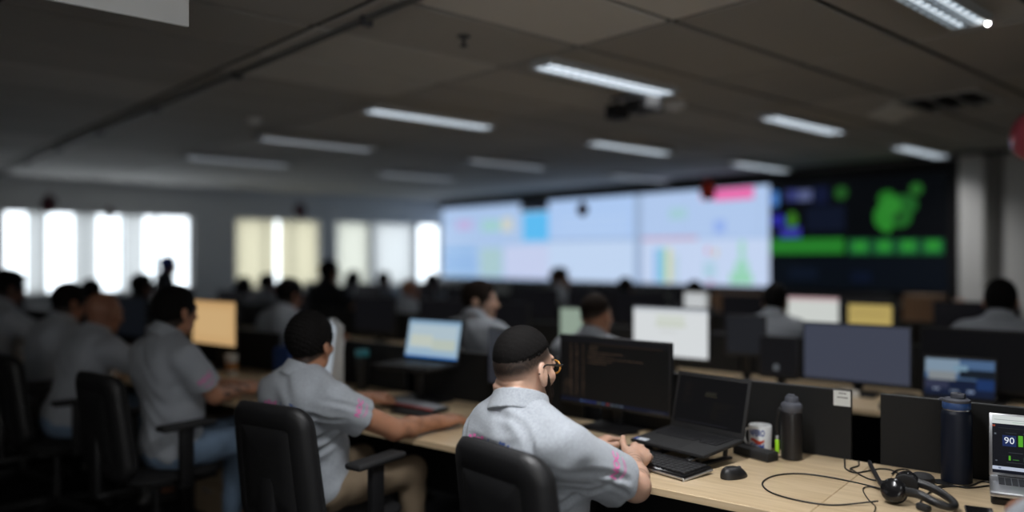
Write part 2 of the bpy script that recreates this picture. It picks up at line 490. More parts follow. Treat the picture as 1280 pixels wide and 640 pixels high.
def window(n, hole, mtx, panes, blind=None, blind_spans=None):
    x0, x1, z0, z1 = hole
    root = bpy.data.objects.new(f'window_{n}', None); COL.objects.link(root); root.matrix_world = mtx; struct(root)
    fr = MB(); t = 0.04
    fr.box((x0, 0.06, z0), (x1, 0.13, z0 + t)).box((x0, 0.06, z1 - t), (x1, 0.13, z1)).box((x0, 0.06, z0 + t), (x0 + t, 0.13, z1 - t)).box((x1 - t, 0.06, z0 + t), (x1, 0.13, z1 - t))
    fr.build('window_frame', M['frame_metal'], root)
    MB().rbox((x0 - 0.03, -0.05, z0 - 0.03), (x1 + 0.03, 0.06, z0), 0.005).build('window_sill', M['wall'], root)
    w = (x1 - x0 - 2 * t) / panes
    for i in range(panes):
        a = x0 + t + i * w
        MB().box((a + 0.012, 0.09, z0 + t), (a + w - 0.012, 0.096, z1 - t)).build('pane', M['glass'], root)
        if i: MB().box((a - 0.016, 0.07, z0 + t), (a + 0.016, 0.12, z1 - t)).build('mullion', M['frame_metal'], root)
    if blind:
        for (a, b, zb) in (blind_spans or [(x0 + 0.03, x1 - 0.03, z0 + 0.02)]):
            g = 22; vs = []; fs = []
            for i in range(g + 1):
                xx = a + (b - a) * i / g
                for z in (zb, z1 - 0.03): vs.append((xx, 0.025 + 0.012 * math.sin(i * 2.1), z))
            for i in range(g): fs.append((2 * i, 2 * i + 2, 2 * i + 3, 2 * i + 1))
            link_mesh('blind', vs, fs, M[blind], root, smooth=True)
        MB().box((x0 + 0.01, 0.0, z1 - 0.045), (x1 - 0.01, 0.05, z1 - 0.005)).build('blind_rail', M['white_plastic'], root)
window(1, left_holes[0], LM, 1)
window(2, left_holes[1], LM, 1, 'blind_white')
window(3, left_holes[2], LM, 1, 'blind_pale')
window(4, left_holes[3], LM, 3, 'blind_cream', [(2.93, 3.68, 0.97), (3.76, 4.46, 0.97)])
window(5, left_holes[4], LM, 5, 'blind_white', [(5.95, 6.25, 0.97), (6.62, 6.95, 0.97), (7.30, 7.55, 0.97)])
window(6, right_holes[0], RMX, 5, 'blind_white')  # unseen window added to carry the key light from the right

# columns and trims at the right-hand end of the video wall
for i, (a, b, d) in enumerate([(9.86, 10.12, 0.30), (10.28, 10.60, 0.18), (11.6, 12.0, 0.30)]):
    mb = MB().rbox((a, -d, 0), (b, 0, CEIL), 0.012)
    o = mb.build(f'trim_{i + 1}', M['column']); o.location = RC; o.rotation_euler = (0, 0, ROOM_ROT); struct(o)
mb = MB().box((0, -0.015, 0), (U_MAX, 0, 0.1)); o = mb.build('baseboard_front', M['wall_dark']); o.location = RC; o.rotation_euler = (0, 0, ROOM_ROT); struct(o)
mb = MB().box((0, -V_MAX, 0), (0.015, 0, 0.1)); o = mb.build('baseboard_left', M['wall_dark']); o.location = RC; o.rotation_euler = (0, 0, ROOM_ROT); struct(o)

# ------------------------------------------------------------------ the video wall: 8 x 2 displays
vw = thing('video_wall', 'huge video wall of sixteen joined displays, pale blue dashboards beside dark green-barred ones', 'video wall', RM(0, 0), ROOM_ROT)
MB().box((0.0, -0.07, 0.98), (9.80, -0.002, 2.64)).build('surround', M['black_matte'], vw)
mb = MB()
mb.box((0.0, -0.13, 1.02), (9.80, -0.07, 1.095)).box((0.0, -0.13, 2.505), (9.80, -0.07, 2.56)).box((0.0, -0.13, 1.095), (0.02, -0.07, 2.505)).box((9.70, -0.13, 1.095), (9.80, -0.07, 2.505))
mb.build('frame', M['black_plastic'], vw)
E = 1.0
def c8(r, g, b, k=1.0): return tuple(x * k * E for x in srgb(r, g, b))
pale, pale2 = c8(176, 200, 236), c8(196, 212, 238)
VW_RECTS = [  # u0, z0, u1, z1 (from the wall's lower left), colour
    (0, 0, 7.42, 1.4, pale), (0, 0, 2.40, 1.4, c8(170, 196, 232)), (0.02, 1.24, 0.6, 1.4, pale),
    (2.392, 1.246, 3.126, 1.401, c8(20, 26, 34)), (2.457, 0.696, 3.126, 1.215, c8(92, 186, 240)),
    (0.479, 0.954, 0.992, 1.147, c8(190, 176, 220)), (1.287, 0.902, 1.832, 1.118, c8(160, 206, 204)), (1.878, 0.888, 2.172, 1.151, c8(206, 208, 196)),
    (0.079, 0.466, 1.116, 0.59, c8(132, 178, 226)), (0.079, 0.234, 1.116, 0.368, c8(124, 172, 224)), (0.079, 0.035, 1.116, 0.147, c8(136, 180, 224)),
    (1.239, 0.05, 1.878, 0.583, c8(168, 200, 206)), (1.95, 0.03, 3.126, 0.62, c8(196, 206, 236)),
    (3.126, 0.743, 5.116, 1.40, c8(172, 200, 240)), (3.126, 0.0, 5.06, 0.66, c8(192, 212, 240)), (3.126, 0.69, 5.06, 0.72, c8(150, 176, 214)),
    (3.4, 0.80, 4.9, 0.82, c8(188, 210, 240)), (3.4, 0.92, 4.9, 0.94, c8(188, 210, 240)), (3.4, 1.04, 4.9, 1.06, c8(188, 210, 240)),
    (5.067, 0, 5.212, 1.4, c8(150, 172, 204)), (5.212, 0, 7.42, 0.66, c8(196, 212, 240)),
    (5.212, 0.66, 6.249, 0.722, c8(198, 168, 196)), (6.526, 1.221, 7.178, 1.389, c8(232, 108, 172)), (6.3, 1.245, 6.526, 1.389, c8(236, 160, 196)),
    (6.526, 0.752, 6.727, 0.944, c8(150, 178, 236)), (5.739, 0.979, 6.063, 1.149, c8(164, 204, 214)),
    (5.44, 0.026, 5.557, 0.548, c8(150, 190, 236)), (5.557, 0.026, 5.679, 0.548, c8(130, 200, 214)), (5.679, 0.029, 5.784, 0.548, c8(216, 214, 170)), (5.80, 0.029, 5.9, 0.45, c8(180, 206, 220)),
    (6.40, 0.46, 6.46, 0.55, c8(220, 150, 180)), (6.52, 0.42, 6.60, 0.52, c8(210, 200, 180)), (6.36, 0.10, 6.56, 0.34, c8(172, 206, 224)), (6.42, 0.02, 6.52, 0.07, c8(206, 150, 196)),
    (6.95, 0.32, 7.04, 0.64, c8(160, 214, 196)), (6.88, 0.17, 7.10, 0.34, c8(156, 212, 190)), (6.80, 0.03, 7.16, 0.18, c8(150, 210, 180)),
    # the two dark columns
    (7.42, 0, 9.68, 1.4, c8(6, 8, 11)), (7.42, 0, 9.68, 0.40, c8(8, 13, 20)),
    (7.423, 0.455, 8.457, 0.647, c8(44, 138, 48, 0.72)), (8.509, 0.441, 8.793, 0.631, c8(34, 104, 60, 0.72)), (8.823, 0.44, 9.075, 0.626, c8(34, 104, 60, 0.72)), (9.104, 0.439, 9.364, 0.621, c8(34, 104, 60, 0.72)), (9.391, 0.438, 9.631, 0.616, c8(34, 104, 60, 0.72)),
    (8.57, 0.48, 8.74, 0.60, c8(50, 156, 56, 0.72)), (8.88, 0.48, 9.03, 0.60, c8(50, 156, 56, 0.72)), (9.16, 0.48, 9.31, 0.60, c8(50, 156, 56, 0.72)), (9.44, 0.48, 9.59, 0.60, c8(50, 156, 56, 0.72)),
    (7.661, 1.161, 7.835, 1.303, c8(52, 58, 110)), (7.835, 1.152, 8.026, 1.291, c8(84, 92, 130)), (7.436, 1.10, 7.555, 1.299, c8(70, 120, 190)),
    (7.448, 0.842, 7.638, 0.967, c8(44, 44, 160)), (7.579, 0.663, 7.869, 0.807, c8(52, 52, 150)), (7.948, 0.741, 8.468, 1.057, c8(14, 20, 36)), (8.05, 1.10, 8.25, 1.32, c8(16, 22, 48)),
    (7.70, 0.12, 8.10, 0.26, c8(12, 20, 34)), (8.55, 0.10, 8.80, 0.22, c8(10, 18, 36)),
]
def disc(cx, cz, rx, rz, col, n=14):
    return [(cx + rx * math.cos(2 * PI * i / n), cz + rz * math.sin(2 * PI * i / n)) for i in range(n)], col
VW_POLY = [disc(8.42, 1.225, 0.085, 0.085, c8(40, 96, 40, 0.72)), disc(7.75, 0.90, 0.075, 0.11, c8(66, 132, 40, 0.72)),
           disc(8.99, 1.12, 0.11, 0.10, c8(40, 120, 40, 0.72)), disc(9.33, 1.215, 0.075, 0.075, c8(44, 110, 44, 0.72)), disc(8.97, 0.90, 0.14, 0.17, c8(48, 140, 48, 0.72)),
           disc(9.18, 1.03, 0.17, 0.13, c8(38, 104, 44, 0.72)), disc(9.14, 0.88, 0.14, 0.12, c8(40, 112, 44, 0.72)), disc(9.03, 1.02, 0.13, 0.13, c8(52, 146, 52, 0.72)), disc(8.99, 0.80, 0.07, 0.10, c8(50, 146, 50, 0.72)), disc(9.13, 0.90, 0.055, 0.05, c8(26, 60, 30))]
DW = 9.68 / 8
for j in range(2):
    for i in range(8):
        a, b, z0, z1 = i * DW, (i + 1) * DW, j * 0.7, (j + 1) * 0.7
        q = []
        for n, (u0, w0, u1, w1, c) in enumerate(VW_RECTS):
            p, r, s, t = max(u0, a + 0.001), min(u1, b - 0.001), max(w0, z0 + 0.001), min(w1, z1 - 0.001)
            if p < r and s < t:
                d = -0.128 - 0.0002 * n
                q.append(([(p + 0.02, d, s + 1.1), (r + 0.02, d, s + 1.1), (r + 0.02, d, t + 1.1), (p + 0.02, d, t + 1.1)], c))
        for n, (poly, c) in enumerate(VW_POLY):
            cx = sum(p[0] for p in poly) / len(poly); cz = sum(p[1] for p in poly) / len(poly)
            pl = [(min(max(x, a + 0.001), b - 0.001), min(max(z, z0 + 0.001), z1 - 0.001)) for x, z in poly]
            if max(x for x, z in pl) - min(x for x, z in pl) < 0.01 or max(z for x, z in pl) - min(z for x, z in pl) < 0.01: continue
            d = -0.128 - 0.0002 * (len(VW_RECTS) + n)
            q.append(([(x + 0.02, d, z + 1.1) for x, z in pl], c))
        quad_mesh('display', q, M['wall_screen'], vw)
        
# ------------------------------------------------------------------ ceiling luminaires
lamp_label = {}
def make_lamp(u, v, label):
    t = thing('ceiling_light', label, 'ceiling light', RM(u, v, CEIL), ROOM_ROT, 'fluorescent louvre lights in the ceiling')
    # local x across, y along (v)
    w, L, h = 0.088, 0.61, 0.045
    mb = MB()
    mb.box((-w, -L, -0.006), (w, L, -0.001))
    mb.box((-w, -L, -h), (-w + 0.008, L, -0.006)).box((w - 0.008, -L, -h), (w, L, -0.006)).box((-w + 0.008, -L, -h), (w - 0.008, -L + 0.008, -0.006)).box((-w + 0.008, L - 0.008, -h), (w - 0.008, L, -0.006))
    mb.build('housing', M['lamp_white'], t)
    for s in (-0.040, 0.040):
        MB().tube([(s, -L + 0.03, -0.032), (s, L - 0.03, -0.032)], 0.013, 10).build('tube', M['tube'], t).data.polygons.foreach_set('use_smooth', [True] * 12)
    mb = MB()
    for i in range(15):
        y = -L + 0.05 + i * (2 * L - 0.1) / 14
        mb.box((-w + 0.009, y - 0.002, -h), (w - 0.009, y + 0.002, -0.037))
    mb.box((-0.006, -L + 0.009, -h), (0.006, L - 0.009, -0.030))
    lv = mb.build('louvre', M['louver'], t)
    return t
lamp_proto = make_lamp(11.75, 6.42, 'large bright louvre light cut off by the top edge of the picture')
LAMPS = [(9.80, 6.19, 'bright louvre ceiling light in front of the black ceiling projectors'),
         (7.93, 6.19, 'louvre ceiling light between the projectors and the smoke detector'),
         (6.05, 6.19, 'dim louvre ceiling light just behind the smoke detector'),
         (4.17, 6.19, 'faint farthest louvre light in the row past the smoke detector'),
         (9.80, 3.69, 'louvre ceiling light beside the open white ceiling vent'),
         (7.93, 3.69, 'louvre ceiling light just beyond the black projectors, above the pale video wall'),
         (6.05, 3.69, 'dim louvre ceiling light above the left end of the pale video wall'),
         (4.17, 3.69, 'farthest dim louvre ceiling light, in the corner by the cream blinds'),
         (9.80, 1.19, 'louvre ceiling light above the white columns, behind the pink balloon'),
         (7.93, 1.19, 'dim louvre ceiling light above the dark green-barred displays'),
         (6.05, 1.19, 'dim louvre ceiling light right above the middle of the pale video wall')]
def lit_lamp(u, v, label, power, c=None):
    if c is None: c = copy_tree(lamp_proto); c.location = RM(u, v, CEIL); c['label'] = label
    if u < 7:
        for ch in c.children:
            if ch.name.startswith('tube'): ch.material_slots[0].link = 'OBJECT'; ch.material_slots[0].material = M['tube_dim']
    if power <= 0: return
    d = bpy.data.lights.new('tube_light', 'AREA'); d.shape = 'RECTANGLE'; d.size = 0.16; d.size_y = 1.2; d.energy = power; d.spread = math.radians(122); d.color = (0.98, 0.985, 1.0)
    o = bpy.data.objects.new('tube_light', d); COL.objects.link(o); o.parent = c; o.location = (0, 0, -0.047)
# power of the lamps in view; two unseen ones below are added
POWER = {(9.80, 6.19): 9, (7.93, 6.19): 4, (9.80, 3.69): 7, (7.93, 3.69): 4, (9.80, 1.19): 9}
for u, v, lb in LAMPS: lit_lamp(u, v, lb, POWER.get((u, v), 0))
lit_lamp(13.55, 8.69, 'unseen louvre light added overhead, right of the camera', 6)  # unseen lamp added as key light over the near desks
lit_lamp(11.75, 8.69, 'unseen louvre light added over the bearded man to brighten him', 26)  # unseen lamp added to brighten the bearded man
lit_lamp(11.75, 6.42, '', 7, lamp_proto)
for ch in lamp_proto.children:
    if ch.name.startswith('tube') and ch.type == 'MESH': ch.material_slots[0].link = 'OBJECT'; ch.material_slots[0].material = M['tube_mid']
M['glare'] = emission('bare_tube_end', (1, 1, 1), 45.0)  # small glowing ball added for the glint at the lamp's corner
MB().lathe([(0.002, -0.008), (0.007, -0.005), (0.009, 0.0), (0.007, 0.005), (0.002, 0.008)], 12, Matrix.Translation((0.072, 0.596, -0.049))).build('tube_end', M['glare'], lamp_proto, smooth=True)['label'] = 'glaring bare tube end'

# ceiling fittings
o = MB().lathe([(0.055, 0.0), (0.055, -0.018), (0.048, -0.04), (0.02, -0.048)], 20).build('smoke_detector', M['white_plastic'], None, auto=40)
o.location = (-4.45, 1.44, CEIL - 0.0005); tag(o, 'round white smoke detector on the dark ceiling', 'smoke detector')
t = thing('sprinkler', 'small dark sprinkler with drop pipe under the ceiling tiles', 'sprinkler', (-1.47, 0.71, CEIL))
MB().lathe([(0.035, 0), (0.035, -0.006)], 16).build('escutcheon', M['dark_grey'], t)
MB().tube([(0, 0, -0.006), (0, 0, -0.05)], 0.009).build('pipe', M['dark_grey'], t)
MB().lathe([(0.022, -0.05), (0.024, -0.054), (0.006, -0.06)], 12).build('deflector', M['dark_grey'], t)
t = thing('ceiling_vent', 'square ceiling vent with one white louvre flap hanging open', 'vent', (0.17, 4.17, CEIL), ROOM_ROT)
mb = MB()
mb.box((-0.30, -0.30, -0.012), (0.30, -0.26, 0)).box((-0.30, 0.26, -0.012), (0.30, 0.30, 0)).box((-0.30, -0.26, -0.012), (-0.26, 0.26, 0)).box((0.26, -0.26, -0.012), (0.30, 0.26, 0))
mb.build('vent_frame', M['lamp_white'], t)
MB().box((-0.26, -0.26, -0.004), (0.26, 0.26, -0.001)).build('duct_opening', M['black_matte'], t)
for i in range(3):
    R = Matrix.Translation((-0.18 + 0.16 * i, 0, -0.03)) @ Matrix.Rotation(math.radians(38), 4, 'Y')
    MB().box((-0.06, -0.25, -0.003), (0.06, 0.25, 0.003), R).build('vent_slat', M['lamp_white'], t)
R = Matrix.Translation((-0.29, 0, -0.012)) @ Matrix.Rotation(math.radians(-18), 4, 'Y')
MB().box((-0.20, -0.25, -0.006), (0.0, 0.25, 0.0), R).build('vent_flap', M['white_plastic'], t)
# projectors on a ceiling bracket
t = thing('ceiling_projector', 'pair of black projectors on a bracket under the ceiling', 'projector', (-1.49, 2.52, CEIL), ROOM_ROT)
t.scale = (0.62, 0.62, 0.72)
MB().box((-0.34, -0.03, -0.03), (0.30, 0.03, -0.001)).build('bracket', M['black_plastic'], t)
for x in (-0.26, 0.14):
    MB().tube([(x, 0, -0.03), (x, 0, -0.08)], 0.015).build('drop_pole', M['black_plastic'], t)
pj = MB().rbox((-0.04, -0.14, -0.20), (0.30, 0.14, -0.08), 0.015).build('projector_body', M['black_matte'], t, auto=40)
MB().lathe([(0.045, 0), (0.045, 0.03), (0.035, 0.035)], 18, Matrix.Translation((0.2, -0.14, -0.14)) @ Matrix.Rotation(PI / 2, 4, 'X')).build('lens', M['black_gloss'], pj)
pj = MB().rbox((-0.36, -0.10, -0.22), (-0.16, 0.10, -0.08), 0.015).build('projector_body', M['black_matte'], t, auto=40)
MB().lathe([(0.035, 0), (0.035, 0.03), (0.028, 0.034)], 18, Matrix.Translation((-0.26, -0.10, -0.15)) @ Matrix.Rotation(PI / 2, 4, 'X')).build('lens', M['black_gloss'], pj)
t = thing('ceiling_sensor', 'small white motion sensor box beside the black ceiling projectors', 'sensor', (-1.40, 2.957, CEIL), ROOM_ROT)
MB().rbox((-0.07, -0.05, -0.05), (0.07, 0.05, -0.0005), 0.012).build('sensor_body', M['white_plastic'], t, auto=40)
MB().lathe([(0.035, -0.05), (0.03, -0.065), (0.01, -0.07)], 16).build('sensor_dome', M['white_plastic'], t, auto=40)
# conduit along the ceiling (room u direction)
t = thing('ceiling_conduit', 'long thin grey conduit running under the dark ceiling tiles', 'conduit', RM(0, 7.97, CEIL), ROOM_ROT)
MB().tube([(0.1, 0, -0.016), (13.6, 0, -0.016)], 0.014, 10).build('pipe', M['conduit'], t, auto=40)
for i in range(9):
    MB().rbox((0.8 + 1.5 * i, -0.03, -0.045), (0.83 + 1.5 * i, 0.03, -0.0005), 0.003).build('pipe_clip', M['dark_grey'], t)
# hanging blank sign
t = thing('hanging_sign', 'blank white sign board hanging from the ceiling on two wires', 'sign', (-1.28, -0.91, 0), 0)
dv = Vector((-RV.x, -RV.y, 0))
t.rotation_euler = (0, 0, math.atan2(RV.y, RV.x))
MB().rbox((0.0, -0.008, 2.29), (0.95, 0.008, 2.56), 0.003).build('sign_board', M['white_plastic'], t)
for x in (0.08, 0.87): MB().tube([(x, 0, 2.56), (x, 0, CEIL)], 0.0025, 6).build('wire', M['dark_grey'], t)

# balloons
def balloon(loc, r, m, label, tail=0.12):
    t = thing('balloon', label, 'balloon', loc, 0, 'balloons hanging from the ceiling')
    prof = []
    for i in range(13):
        a = PI * i / 12
        z = math.cos(a); rr = math.sin(a)
        prof.append((max(0.004, r * rr * (1 - 0.10 * (1 - z) / 2)), -r * 1.15 * z * (1.0 if z > 0 else 1.0)))
    MB().lathe([(a, b) for a, b in prof], 22).build('balloon_skin', m, t, smooth=True)
    MB().lathe([(0.004, r * 1.14), (0.014, r * 1.14 + 0.022), (0.010, r * 1.14 + 0.024)], 10).build('knot', m, t)
    MB().tube([(0, 0, r * 1.15), (0.004, 0.003, (CEIL - loc[2]) * 0.6), (0, 0, CEIL - loc[2])], 0.0022, 5).build('string', M['string'], t)
    return t
balloon((0.80, 3.02, 2.19), 0.125, M['balloon_pink'], 'pink-red balloon in front of the white columns')
balloon((-2.58, 6.10, 2.26), 0.095, M['balloon_red'], 'red balloon in front of the pink banner on the video wall')
balloon((-8.47, 1.42, 2.11), 0.095, M['balloon_dark'], 'dark balloon above the left part of the brightest window')
balloon((-9.70, 2.65, 2.10), 0.065, M['balloon_dark'], 'small dark balloon above the middle of the brightest window')
balloon((-7.89, 4.43, 2.15), 0.10, M['balloon_dark'], 'dark red balloon above the cream blinds')
balloon((-3.70, 5.21, 2.05), 0.07, M['balloon_dark'], 'small dark balloon in front of the middle of the video wall')

# ------------------------------------------------------------------ desks and dividers
ROW_Y = [0.0, 1.85, 3.70, 5.55]
ROW_N = ['front row', 'second row', 'third row', 'fourth row']
def make_desk(label):
    t = thing('desk', label, 'desk', (0, 0, 0), 0, 'light oak desks in long rows')
    MB().rbox((-0.5994, 0.004, 0.715), (0.5994, 0.778, 0.740), 0.002, 1).build('desktop', M['wood'], t)
    MB().rbox((-0.5994, 0.0, 0.7152), (0.5994, 0.0035, 0.7398), 0.001, 1).build('edge_band', M['wood_edge'], t)
    for s in (-1, 1):
        mb = MB()
        mb.rbox((s * 0.56 - 0.025, 0.10, 0.0), (s * 0.56 + 0.025, 0.16, 0.7145), 0.004, 1)
        mb.rbox((s * 0.56 - 0.025, 0.66, 0.0), (s * 0.56 + 0.025, 0.72, 0.7145), 0.004, 1)
        mb.box((s * 0.56 - 0.02, 0.16, 0.67), (s * 0.56 + 0.02, 0.66, 0.7145))
        mb.build('leg', M['desk_metal'], t)
    MB().rbox((-0.53, 0.70, 0.26), (0.53, 0.716, 0.7145), 0.003, 1).build('modesty_panel', M['divider'], t)
    MB().lathe([(0.034, 0.7395), (0.034, 0.7425), (0.028, 0.7430)], 18, Matrix.Translation((-0.35, 0.66, 0))).build('cable_grommet', M['black_plastic'], t)
    return t
def make_divider(label):
    t = thing('desk_divider', label, 'divider', (0, 0, 0), 0, 'dark grey dividers behind the desks')
    MB().rbox((-0.575, 0.780, 0.60), (0.523, 0.798, 0.996), 0.002, 1).build('panel', M['divider'], t)
    MB().rbox((-0.575, 0.779, 0.9962), (0.523, 0.799, 1.0), 0.001, 1).build('edge_strip', M['divider_edge'], t)
    for x in (-0.45, 0.40):
        MB().rbox((x - 0.02, 0.7168, 0.60), (x + 0.02, 0.7795, 0.70), 0.003, 1).build('bracket', M['desk_metal'], t)
    return t
SEAT = lambda i: -0.1 - 1.2 * i
who = {(0, -1): 'under the open silver laptop', (0, 0): 'of the bearded man with glasses', (0, 1): 'of the man stretching his arm over a keyboard', (0, 2): 'of the man with the amber screen', (0, 3): 'of the bald man on the left', (0, 4): 'next to the bald man, towards the windows', (0, 5): 'second beyond the bald man, towards the windows', (0, 6): 'at the far window end'}
ORD = ['rightmost', 'second from the right', 'third from the right', 'fourth from the right', 'fifth from the right', 'sixth from the right', 'seventh from the right', 'eighth from the right']
desk0 = div0 = None
for r in range(4):
    for n, i in enumerate(range(-1, 7)):
        if r == 3 and i < 0: continue
        if r == 0: lb = 'light oak desk in the front row, ' + who[(0, i)]
        else: lb = f'light oak desk in the {ROW_N[r]}, {ORD[n if r < 3 else n - 1]} of that row'
        lb2 = 'dark grey divider behind the desk ' + who[(0, i)] if r == 0 else f'dark grey desk divider of the {ROW_N[r]}, {ORD[n if r < 3 else n - 1]} of that row'
        if (r, i) == (0, 0): lb2 = 'dark grey desk divider with a white paper sticker at its corner'
        if (r, i) == (0, -1): lb2 = 'dark grey desk divider behind the tall navy bottle'
        if desk0 is None:
            desk0, div0 = make_desk(lb), make_divider(lb2); d, e = desk0, div0
        else:
            d, e = copy_tree(desk0), copy_tree(div0); d['label'] = lb; e['label'] = lb2
        d.location = e.location = (SEAT(i), ROW_Y[r], 0)
        if (r, i) == (0, 0):
            q = [([(0.459, 0.7795, 0.938), (0.521, 0.7795, 0.938), (0.521, 0.7795, 0.996), (0.459, 0.7795, 0.996)], srgb(222, 226, 224))]
            for (x0, x1, z) in [(0.478, 0.486, 0.984), (0.487, 0.494, 0.984), (0.496, 0.505, 0.984), (0.473, 0.481, 0.968), (0.482, 0.490, 0.9685), (0.491, 0.499, 0.968), (0.500, 0.511, 0.968)]:
                q.append(([(x0, 0.7793, z), (x1, 0.7793, z), (x1, 0.7793, z + 0.004), (x0, 0.7793, z + 0.004)], (0.12, 0.12, 0.13)))
            tag(quad_mesh('sticker', q, M['print'], e), 'white paper sticker with two lines of tiny print')

# ------------------------------------------------------------------ office chairs
def panel(mb, w, h, r, rings, bend=0.0, N=40, zc=0.0, taper=0.0):
    """rounded-rectangle pad in the xz plane; rings = [(inset, y)], bend pulls the sides forward"""
    def outline(i):
        ww, hh, rr = w / 2 - i, h / 2 - i, max(r - i, 0.012)
        pts = []
        for q, (sx, sz) in enumerate([(1, 1), (-1, 1), (-1, -1), (1, -1)]):
            for k in range(N // 4):
                a = PI / 2 * (q + k / (N // 4 - 1))
                pts.append((sx * (ww - rr) + rr * math.cos(a), sz * (hh - rr) + rr * math.sin(a)))
        return pts
    vs, fs = [], []
    n = (N // 4) * 4
    for (i, y) in rings:
        pts = outline(i) if i < min(w, h) / 2 - 0.02 else [(x * 0.02, z * 0.02) for x, z in outline(0)]
        for x, z in pts:
            x *= 1 - taper * (z / h + 0.5)
            vs.append((x, y + bend * (x / (w / 2)) ** 2 * 0.06, z + zc))
    for j in range(len(rings) - 1):
        for k in range(n):
            q = (k + 1) % n
            fs.append((j * n + k, j * n + q, (j + 1) * n + q, (j + 1) * n + k))
    fs.append(tuple(range(n))[::-1]); fs.append(tuple((len(rings) - 1) * n + k for k in range(n)))
    return mb.add(vs, fs)
def make_chair(label):
    t = thing('office_chair', label, 'chair', (0, 0, 0), 0, 'black office chairs at the desks')
    # backrest: rear shell, front cushion
    tilt = Matrix.Translation((0, -0.235, 0.50)) @ Matrix.Rotation(math.radians(7), 4, 'X')
    W, H = 0.45, 0.50
    mb = MB(); panel(mb, W, H, 0.085, [(0.20, -0.050), (0.14, -0.050), (0.088, -0.049), (0.083, -0.046), (0.078, -0.049), (0.03, -0.046), (0.012, -0.040), (0.0, -0.024), (0.002, -0.014), (0.02, -0.010)], 0.6, zc=0.235, taper=0.10)
    mb.v = [tilt @ v for v in mb.v]; mb.build('back_shell', M['chair_shell'], t, auto=50)
    mb = MB(); panel(mb, W - 0.02, H - 0.02, 0.078, [(0.02, -0.010), (0.004, -0.004), (0.0, 0.008), (0.010, 0.022), (0.04, 0.030), (0.12, 0.033), (0.20, 0.034)], 0.6, zc=0.235, taper=0.10)
    mb.v = [tilt @ v for v in mb.v]; mb.build('backrest', M['chair_fabric'], t, auto=50)
    MB().rbox((-0.04, -0.31, 0.395), (0.04, -0.275, 0.70), 0.012, 2).rbox((-0.04, -0.30, 0.380), (0.04, 0.0, 0.410), 0.01, 2).build('back_bracket', M['black_plastic'], t, auto=40)
    # seat
    sm = Matrix.Translation((0, 0.02, 0.44)) @ Matrix.Rotation(math.radians(-90), 4, 'X')
    mb = MB(); panel(mb, 0.49, 0.46, 0.10, [(0.20, 0.0), (0.03, 0.0), (0.005, -0.008), (0.0, -0.02), (0.005, -0.03), (0.03, -0.04), (0.10, -0.043), (0.20, -0.043)], 0.0)
    mb.v = [sm @ v for v in mb.v]; mb.build('seat', M['chair_fabric'], t, auto=50)
    MB().rbox((-0.20, -0.17, 0.412), (0.20, 0.21, 0.4395), 0.012, 2).build('seat_pan', M['black_plastic'], t, auto=40)
    for s in (-1, 1):
        a = MB().rbox((s * 0.27 - 0.018, -0.03, 0.43), (s * 0.27 + 0.018, 0.035, 0.695), 0.008, 2).rbox((min(s * 0.19, s * 0.28), -0.03, 0.414), (max(s * 0.19, s * 0.28), 0.035, 0.432), 0.006, 2).build('armrest', M['black_plastic'], t, auto=40)
        MB().rbox((s * 0.27 - 0.042, -0.13, 0.6952), (s * 0.27 + 0.042, 0.14, 0.722), 0.012, 3).build('arm_pad', M['black_matte'], a, auto=40)
    MB().lathe([(0.026, 0.10), (0.026, 0.27), (0.02, 0.272), (0.02, 0.38)], 16).rbox((-0.09, -0.10, 0.378), (0.09, 0.10, 0.4115), 0.01, 2).build('gas_column', M['black_plastic'], t, auto=40)
    for k in range(5):
        a = 2 * PI * k / 5 + 0.31
        R = Matrix.Rotation(a, 4, 'Z')
        b = MB().tube([(0.0, 0, 0.115), (0.10, 0, 0.110), (0.29, 0, 0.082)], [0.030, 0.026, 0.017], 10, R).build('base_arm', M['black_plastic'], t, auto=40)
        W2 = R @ Matrix.Translation((0.285, 0, 0.028)) @ Matrix.Rotation(PI / 2, 4, 'X')
        MB().lathe([(0.020, -0.024), (0.028, -0.020), (0.028, -0.004), (0.020, -0.003), (0.020, 0.003), (0.028, 0.004), (0.028, 0.020), (0.020, 0.024)], 16, W2).tube([R @ Vector((0.285, 0, 0.035)), R @ Vector((0.285, 0, 0.078))], 0.008).build('caster', M['black_gloss'], b, auto=40)
    return t
chair0 = None
def chair_at(x, y, rz, label, dz=0.0):
    global chair0
    if chair0 is None: chair0 = make_chair(label); c = chair0
    else: c = copy_tree(chair0); c['label'] = label
    c.location = (x, y, 0); c.rotation_euler = (0, 0, rz)
    if dz:
        for ch in c.children:
            if ch.name.split('.')[0] in ('back_shell', 'backrest'): ch.location.z += dz
    return c

